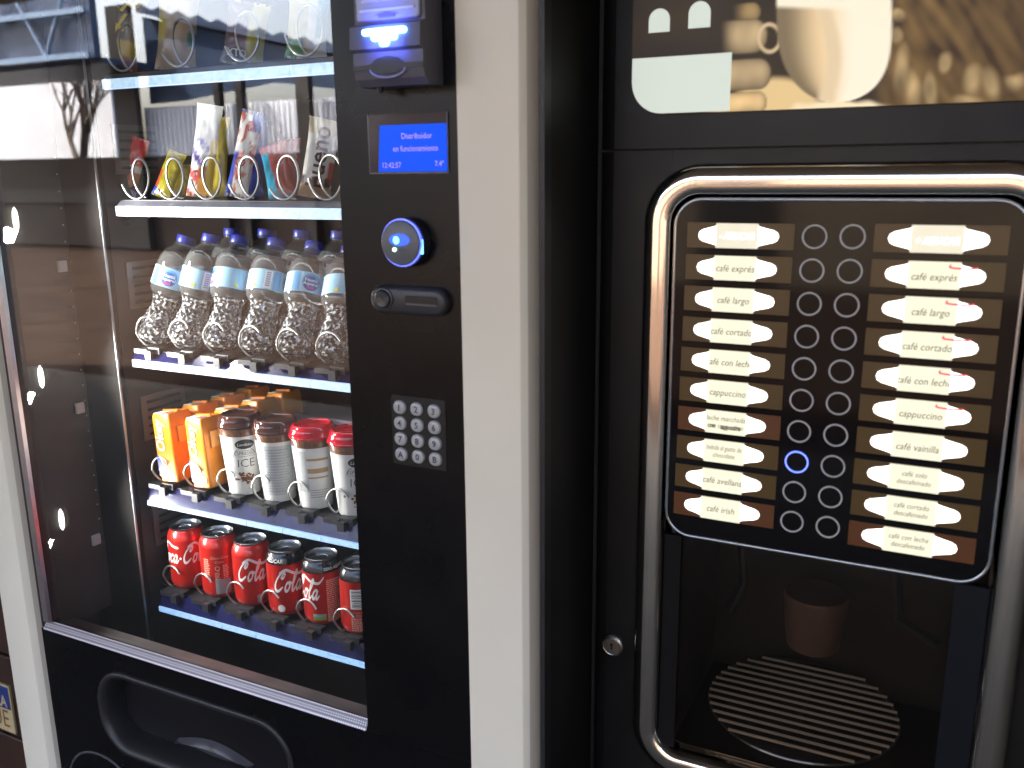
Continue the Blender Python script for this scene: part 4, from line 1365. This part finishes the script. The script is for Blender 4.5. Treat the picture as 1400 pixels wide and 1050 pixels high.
MB().box(XR + .0005, XC0 - .0005, DC + .02, DC + .03, .01, TOP - .03).build('gap_filler', BLACKM, coffee)
# chrome frame
def frame_loop(o, y):
    x0, x1, z0, z1 = P(877, 650, 1.0).x - .0085, P(1376, 650, 1.0).x + .0355, P(940, 1066, 1.0).z - .007, P(1150, 229.5, 1.0).z + .0065
    return [(x, y, z) for x, z in rrect(x0 + o, x1 - o, z0 + o, z1 - o, max(.066 - o, .012), 10)]
m = MB()
fr = [(0, DC + .001), (.0006, DC - .008), (.003, DC - .0135), (.008, DC - .0180), (.015, DC - .0198), (.025, DC - .0200), (.031, DC - .0185), (.0350, DC - .013), (.036, DC + .012)]
m.loops([frame_loop(o, y) for o, y in fr], False, False)
m.build('chrome_frame', CHROME, coffee, smooth=True, angle=50)
# recess back inside the frame
fi = frame_loop(.0358, 0)
ix0, ix1 = min(p[0] for p in fi), max(p[0] for p in fi)
iz0, iz1 = min(p[2] for p in fi), max(p[2] for p in fi)
# selection panel
pz0 = P(1120, 766, 1.0).z; pz1 = P(1150, 272, 1.0).z
px0 = P(915, 500, 1.0).x; px1 = P(1372, 500, 1.0).x
px1 = ix1 - .004; px0 = ix0 + .003
YP = DC - .016
sel = MB().plate(rrect(px0, px1, pz0, pz1, .03, 8), YP, DC + .02, .003).build('selection_panel', mat('panel_black_glass', (.004, .004, .005), .07, spec=.3), coffee, smooth=True, angle=12)
m = MB().tube([(x, YP + .001, z) for x, z in rrect(px0 + .001, px1 - .001, pz0 + .001, pz1 - .001, .03, 8)], .0022, 8, True)
m.build('panel_rim', mat('rim_clear_edge', (.42, .46, .50), .12, .85), coffee, smooth=True, angle=80)
# drink labels and buttons
LIT = lamp_mat('label_lit_white', (1.0, .97, .90), 1.05)
LITC = mat('label_lit_cream', (.35, .34, .27), .5, emit=(1.0, .95, .70), es=.29)
LITC0 = mat('sugar_insert', (.7, .68, .55), .5, emit=(.9, .82, .60), es=.22)
SLOT = {0: mat('label_amber', (.035, .022, .008), .3, emit=(.17, .095, .03), es=.065), 1: mat('label_russet', (.04, .018, .008), .3, emit=(.22, .075, .025), es=.07)}
INKB = mat('label_ink', (.03, .03, .015), .6, emit=(.12, .11, .05), es=.03)
INKH = mat('label_ink_black', (.01, .01, .01), .6)
INKW = lamp_mat('label_ink_white', (1, 1, .98), 1.2)
REDM = mat('label_red_mark', (.6, .03, .06), .5, emit=(.9, .08, .12), es=.30)
RINGM = mat('button_ring', (.50, .50, .50), .4)
RINGB = lamp_mat('button_ring_lit', (.012, .075, 1.0), .8)
BTN = mat('button_black', (.004, .004, .005), .10, spec=.3)
def lerp(a, b, t): return a + (b - a) * t
rowsL = ['- AZUCAR', 'caf\u00e9 expr\u00e9s', 'caf\u00e9 largo', 'caf\u00e9 cortado', 'caf\u00e9 con leche', 'cappuccino', ('leche manchada', 'con cappuccino'), ('bebida al gusto de', 'chocolate'), 'caf\u00e9 avellana', 'caf\u00e9 irish']
rowsR = ['+ AZUCAR', 'caf\u00e9 expr\u00e9s', 'caf\u00e9 largo', 'caf\u00e9 cortado', 'caf\u00e9 con leche', 'cappuccino', 'caf\u00e9 vainilla', ('caf\u00e9 solo', 'descafeinado'), ('caf\u00e9 cortado', 'descafeinado'), ('caf\u00e9 con leche', 'descafeinado')]
LP = YP
for row in range(10):
    tt = row / 9
    zr = lerp(P(1114, 323, LP).z, P(1083, 712, LP).z, tt)
    for side in (0, 1):
        if side == 0:
            x0 = lerp(P(940, 322, LP).x, P(921.5, 690, LP).x, tt); x1 = lerp(P(1086, 322, LP).x, P(1058, 707, LP).x, tt)
            zc = lerp(P(1011, 322.5, LP).z, P(989, 696.5, LP).z, tt); hh = .0140
        else:
            x0 = lerp(P(1195, 326, LP).x, P(1160, 727, LP).x, tt); x1 = lerp(P(1380, 327, LP).x, P(1333.5, 752, LP).x, tt)
            zc = lerp(P(1285, 327, LP).z, P(1245, 740.5, LP).z, tt); hh = .0143
        w = x1 - x0
        rus = (side == 0 and row in (6, 9)) or (side == 1 and row == 9)
        lab = MB().box(x0, x1, LP - .0010, LP - .0001, zc - hh, zc + hh).build('drink_label', SLOT[1 if rus else 0], coffee)
        U = lambda u: x0 + w * u
        a0, a1, b0, b1 = (.11, .865, .285, .67) if side == 0 else (.11, .865, .29, .675)
        up_ = [(b0, .86), (b0 - .015, .74), (.22 + a0 - .11, .62), (a0 + .045, .48), (a0 + .012, .30), (a0, 0)]
        pts = []
        for u, v in up_: pts.append((U(u), zc + hh * v))
        for u, v in reversed(up_[:-1]): pts.append((U(u), zc - hh * v))
        mir = [(U(b1 + (a1 - b1) * (b0 - u) / (b0 - a0)), zc + hh * v) for u, v in up_]
        low = [(U(b1 + (a1 - b1) * (b0 - u) / (b0 - a0)), zc - hh * v) for u, v in up_]
        loop = pts[::1] + low[:-1] + [mir[-1]] + list(reversed(mir[:-1]))
        MB().plate(loop, LP - .0016, LP - .0011).build('lit_plaque', LIT, lab)
        MB().box(U(b0 - .005), U(b1 + .005), LP - .0022, LP - .0017, zc - hh * .97, zc + hh * .97).build('paper_insert', LITC0 if row == 0 else LITC, lab)
        txt = (rowsL, rowsR)[side][row]
        m = MB(); yt = LP - .0025; cxm = U((b0 + b1) / 2)
        kw = dict(shear=.22, offset=-.001, space=1.0)
        if isinstance(txt, tuple):
            text_flat(m, txt[0], .0085, cxm, zc + .0045, yt, sx=.82 if len(txt[0]) < 16 else .66, **kw)
            text_flat(m, txt[1], .0082, cxm, zc - .0045, yt, sx=.80, **kw)
        else:
            text_flat(m, txt, .0108 if row else .0098, cxm, zc - (.0005 if side == 0 else .002), yt, sx=.86, **kw)
        m.build('lettering', INKW if row == 0 else INKB, lab)
        if side == 0 and row == 6:
            m = MB(); text_flat(m, 'cappuccino', .0085, cxm + .006, zc - .0052, yt - .0003, sx=.62, offset=.03)
            text_flat(m, 'con', .0085, cxm - .016, zc - .0044, yt - .0003, sx=.7, offset=.02)
            m.build('pen_scrawl', INKH, lab)
        if side == 1 and 1 <= row <= 5:
            m = MB(); v, f = stroke(bez([(-.012, .003), (-.0125, 0), (-.006, -.0008), (.002, -.0012), (.0105, -.0006), (.012, .001)], 5), .0017, .0019)
            m.add([(U(.70) + a, yt, zc + hh * .60 + b) for a, b in v], f)
            m.build('red_mark', REDM, lab)
    for j in (0, 1):
        cx = lerp(P((1114, 1166)[j], 323, LP).x, P((1083, 1132.5)[j], 712, LP).x, tt)
        zc = lerp(P((1114, 1166)[j], 323.5, LP).z, P((1083, 1132.5)[j], (712.5, 720)[j], LP).z, tt)
        bt = MB().plate(circle(cx, zc, .0118, 28), LP - .0008, LP - .0001).build('selector_button', BTN, coffee)
        m = MB(); ring(m, cx, zc, .0112, .0129, LP - .0022, 36, .0013)
        m.build('button_ring', RINGB if (j == 0 and row == 7) else RINGM, bt)

# backlit poster
BACK = DC - .004
pl_, pb_ = P(865, 60, BACK).x, P(1000, 152.5, BACK).z
POST_X1 = .118
POST_Z1 = TOP - .06
def blob(px, py, cx, cy, rx, ry, rot=0):
    dx, dy = px - cx, py - cy
    c_, s_ = math.cos(rot), math.sin(rot)
    return math.hypot((dx * c_ + dy * s_) / rx, (-dx * s_ + dy * c_) / ry)
def sm(a, b, x):
    t = min(1, max(0, (x - a) / (b - a)))
    return t * t * (3 - 2 * t)
def lin(r, g, b): return tuple(((c / 255) / 12.92 if c < 10 else ((c / 255 + .055) / 1.055) ** 2.4) for c in (r, g, b))
def poster_col(px, py):
    n1 = noise.noise(Vector((px * .012, py * .02, 0))); n2 = noise.noise(Vector((px * .05, py * .035, 3)))
    n3 = noise.noise(Vector(((px - py * .6) * .06, (py + px * .3) * .012, 8)))
    col = lin(52 + 12 * n1, 42 + 10 * n1, 30)
    # right: hands and beans, brown streaks
    if px > 1180:
        k = sm(1180, 1230, px)
        s_ = .5 + .5 * n3
        base = mixc(lin(62, 44, 24), lin(136, 108, 64), min(1, max(0, s_ * 1.3 - .2 + .35 * n2)) * sm(1560, 1230, px + 60 * n2))
        col = mixc(col, base, k)
        for (cx, cy, rx, ry, rot) in ((1232, 95, 12, 38, .1), (1248, 125, 14, 34, 0), (1272, 125, 11, 30, -.05), (1292, 88, 10, 17, .2), (1330, 112, 15, 30, .1), (1355, 118, 14, 26, -.2), (1228, 20, 12, 10, .4), (1226, 50, 10, 12, 0), (1390, 112, 18, 16, .5), (1325, 140, 26, 12, .1)):
            d = blob(px, py, cx, cy, rx, ry, rot)
            d += .25 * n2 + .2 * n3
            col = mixc(lin(*[c * (.8 + .25 * n2 + .15 * (cy - py) / ry) for c in (200, 170, 118)]), col, sm(.35, 1.15, d))
    # left hand: fingers
    d = blob(px, py, 1062, 140, 62, 36)
    col = mixc(lin(226, 196, 140), col, sm(.75, 1.1, d))
    for (xe, cy, h_, xs, c0) in ((1040, 17, 13, 1000, (150, 126, 84)), (1049, 50, 23, 984, (172, 150, 112)), (1054, 102, 21, 960, (166, 144, 108)), (1048, 141, 15, 960, (205, 174, 122))):
        yc = cy - (px - 1020) * .06
        q = abs(py - yc) / h_
        e = max(0, (px - (xe - h_ * .8)) / (h_ * .8))
        dd = math.hypot(q, e)
        if dd < 1.15 and px > xs:
            shd = .52 + .48 * math.sqrt(max(0, 1 - min(1, dd) ** 2)) + .10 * n2
            c_ = lin(*[min(255, c * shd * (1.12 - .1 * (py - yc) / h_)) for c in c0])
            col = mixc(col, c_, sm(1.12, .92, dd) * sm(xs, xs + 26, px))
    # cup handle
    d = blob(px, py, 1052, 52, 17, 22)
    col = mixc(lin(214, 190, 148), col, sm(.0, .22, abs(d - .85)))
    # cup
    if py < 140:
        y = max(py, -60)
        k_ = max(0, (y - 25) / 115)
        xl = 1142 - 79 * math.sqrt(max(0, 1 - k_ ** 2.4)) ; xr = 1142 + 76 * math.sqrt(max(0, 1 - k_ ** 3.2))
        if xl - 3 < px < xr + 3 and py > -70:
            t_ = (px - xl) / max(1, xr - xl)
            c_ = mixc(lin(128, 112, 84), lin(236, 208, 160), sm(.05, .42, t_))
            c_ = mixc(c_, lin(250, 240, 214), sm(.35, .70, t_))
            ar = abs((px - 1120 - 20 * math.sin(py * .02)) / 14)
            c_ = mixc(lin(226, 204, 164), c_, sm(.3, 1.2, ar) if py > 10 else 1)
            c_ = mixc(lin(250, 240, 214), c_, sm(5 + 5 * t_, 14 + 5 * t_, py))
            col = mixc(col, c_, sm(xl - 3, xl + 1, px) * sm(xr + 3, xr - 1, px))
    d = blob(px, py, 1150, 150, 75, 14)
    col = mixc(lin(246, 228, 186), col, sm(.6, 1.1, d + .2 * n2))
    return col
nx_, nz_ = 250, 150
pts, cs = [], []
outl = rrect(pl_, POST_X1, pb_, POST_Z1, .036, 8)
m = MB()
def inside_corner(x, z):
    r = .036
    cx, cz = pl_ + r, pb_ + r
    if x < cx and z < cz:
        d = math.hypot(x - cx, z - cz)
        if d > r:
            return cx + (x - cx) * r / d, cz + (z - cz) * r / d
    return x, z
ZV = pb_ + .16
for j in range(nz_ + 1):
    for i in range(nx_ + 1):
        x, z = inside_corner(lerp(pl_, POST_X1, i / nx_), lerp(pb_, ZV, j / nz_))
        pts.append((x, BACK - .001, z))
        cs.append(poster_col(*pix((x, BACK - .001, z))))
fs = []
for j in range(nz_):
    for i in range(nx_):
        a = j * (nx_ + 1) + i
        fs.append((a, a + 1, a + nx_ + 2, a + nx_ + 1))
m.add(pts, fs); m.c = cs
nv = len(m.v)
m.plate(outl, BACK, DC + .004)
m.c[nv:] = [(.02, .015, .01)] * (len(m.v) - nv)
post_o = m.build('backlit_poster', mat('poster_print', (.05, .05, .05), .35, emit=(1, 1, 1), es=.20, vcol=True, spec=.25), coffee)
PW = mat('poster_white', (.3, .32, .29), .4, emit=(.86, .95, .84), es=.21)
xw1, zw1 = P(1000, 100, BACK).x, P(930, 76.5, BACK).z
lp = [(xw1, pb_ + .0008), (xw1, zw1), (pl_ + .0008, zw1)] + [(pl_ + .036 - .0352 * math.cos(a), pb_ + .036 - .0352 * math.sin(a)) for a in [PI / 2 * k / 10 for k in range(11)]]
MB().plate(lp, BACK - .0022, BACK - .0014).build('white_block', PW, post_o)
for (xa, xb, yb, yt) in ((887.5, 916, 45.5, 12), (941.5, 971.5, 39.5, 2)):
    a_, b_ = P(xa, yb, BACK), P(xb, yb - 2, BACK)
    h_ = P((xa + xb) / 2, yt, BACK).z
    r_ = (b_.x - a_.x) / 2
    lp = [(a_.x, a_.z), (b_.x, a_.z)] + [(a_.x + r_ + r_ * math.cos(t_), h_ - r_ + r_ * math.sin(t_)) for t_ in [PI * k / 12 for k in range(13)]]
    MB().plate(lp, BACK - .0022, BACK - .0014).build('letter_counter', PW, post_o)

# door lock
c = P(838, 881.5, DC)
m = MB(); vdisc(m, c.x, c.z, [(.0145, DC), (.0145, DC - .003), (.0125, DC - .0045), (.0115, DC - .0040), (.0112, DC - .0055), (.004, DC - .0055)])
lk = m.build('door_lock', mat('lock_nickel', (.50, .46, .40), .3, 1.0, var=.2, vscale=200), coffee, smooth=True, angle=40)
MB().plate(rrect(c.x - .0012, c.x + .0012, c.z - .004, c.z + .004, .001, 3), DC - .0062, DC - .0056).build('keyhole', BLACKM, lk)
MB().plate(circle(c.x, c.z + .003, .0022, 12), DC - .0063, DC - .0057).build('keyhole', BLACKM, lk)

# dispensing bay behind the smoked window
wz1 = pz0 - .004
BAY = mat('bay_dark_plastic', (.040, .031, .025), .5, var=.25, vscale=12)
m = MB()
bx0_, bx1_, by1 = ix0 + .012, ix1 - .002, 1.27
m.box(bx0_, bx1_, by1, by1 + .01, iz0 - .01, wz1 + .03)
m.box(bx0_ - .006, bx0_, DC + .005, by1 + .01, iz0 - .01, wz1 + .03)
m.box(bx1_, bx1_ + .006, DC + .005, by1 + .01, iz0 - .01, wz1 + .03)
m.box(bx0_ - .006, bx1_ + .006, DC + .025, by1 + .01, wz1 + .031, wz1 + .041)
m.box(bx0_ - .006, bx1_ + .006, DC + .003, by1 + .01, iz0 - .03, iz0 - .0105)
m.build('dispensing_bay', BAY, coffee)
m = MB().plate([(ix0 + .0005, wz1), (ix0 + .0005, iz0 + .05), (ix0 + .03, iz0 + .004), (ix1 - .0005, iz0 + .004), (ix1 - .0005, wz1)], DC - .004, DC)
m.build('smoked_window', SMOKED, coffee)
MB().box(ix0 + .0006, ix0 + .022, DC - .008, DC - .0045, iz0 + .004, wz1 - .001).build('window_edge', mat('edge_black', (.006, .006, .006), .6, spec=.15), coffee)
MB().box(ix1 - .034, ix1 - .0006, DC - .008, DC - .0045, iz0 + .004, wz1 - .001).build('window_edge', mat('edge_blue_black', (.005, .007, .010), .5, spec=.2), coffee)
c = P(1116, 810, 1.14)
m = MB().lathe([(.040, .0), (.041, -.006), (.036, -.055), (.033, -.075), (.028, -.078)], 28, (c.x, 1.14, c.z), cap0=True, cap1=True)
m.build('drink_spout', mat('spout_brown', (.16, .10, .075), .4, var=.1, vscale=30), coffee, smooth=True, angle=40)
m = MB().tube([(c.x - .12, 1.2, wz1 + .02), (c.x - .10, 1.17, c.z - .02), (c.x - .115, 1.16, c.z - .06)], .007, 8)
m.build('hose', DARKPL, coffee, smooth=True)
m = MB().tube([(c.x + .08, 1.2, wz1 + .02), (c.x + .10, 1.17, c.z - .03), (c.x + .15, 1.16, c.z - .05)], .007, 8)
m.build('hose', DARKPL, coffee, smooth=True)
# drip grille
gz = P(1090, 1020, DC + .02).z
gc = (P(1100, 960, 1.13).x - .004, 1.135)
GR = mat('grille_steel', (.92, .80, .60), .30, .35)
for k in range(13):
    y = DC + .018 + k * .0165
    dy = (y - gc[1]) / .125
    hw = .122 * math.sqrt(max(0, 1 - dy * dy))
    if hw < .02: continue
    MB().tube([(gc[0] - hw, y, gz), (gc[0] + hw, y, gz)], .0019, 6).build('grille_bar', GR, coffee)
m = MB().tube([(gc[0] + .122 * math.cos(a), gc[1] + .122 * math.sin(a), gz - .003) for a in [2 * PI * k / 48 for k in range(48)]], .0018, 6, True)
m.build('grille_rim', mat('grille_rim', (.12, .11, .10), .3, .8), coffee)
MB().box(gc[0] - .004, gc[0] + .004, DC + .02, gc[1] + .115, gz - .006, gz - .0025).build('grille_spine', DARKPL, coffee)

# ================================================================== neighbour on the far left
t = thing('dark_cabinet', 'dark brown wooden cabinet front at the far left edge', 'cabinet', (-2.0, 1.2, 0))
WOOD = mat('dark_wood', (.045, .022, .014), .45, var=.4, vscale=9)
for i, (a, b) in enumerate(((.004, .118), (.124, .262), (.268, .47), (.476, .70), (.706, .95), (.956, 1.2))):
    MB().cbox(-2.6, XL - .03, 1.10, 1.13, a, b, .003).build('plank', WOOD, t)
MB().box(-2.6, XL - .03, 1.131, 1.6, .004, 1.2).build('carcass', WOOD, t)
p0, p1, p2 = P(0, 935, 1.095), P(12.5, 938.5, 1.095), P(25, 1004.5, 1.095)
sx1 = p1.x; sz1 = p1.z; sz0 = p2.z
sg = thing('notice_sign', 'small blue and cream notice partly cut off at the left edge', 'sign', (sx1 - .07, 1.095, sz0))
hgt = sz1 - sz0
MB().box(sx1 - .16, sx1, 1.0935, 1.0985, sz0, sz1).build('sign_board', mat('sign_cream', (.48, .38, .20), .5, var=.1, vscale=20), sg)
MB().box(sx1 - .157, sx1 - .004, 1.0925, 1.0932, sz0 + hgt * .50, sz1 - .004).build('blue_field', mat('sign_blue', (.02, .04, .17), .45), sg)
m = MB(); text_flat(m, 'LA', .040, sx1 - .032, sz0 + hgt * .64, 1.0920, sx=.8, offset=.02)
m.build('blue_field_lettering', mat('sign_cream'), sg)
m = MB(); text_flat(m, 'UE', .062, sx1 - .044, sz0 + hgt * .26, 1.0930, sx=.8)
m.build('cream_field_lettering', mat('sign_brown_ink', (.15, .08, .03), .5), sg)
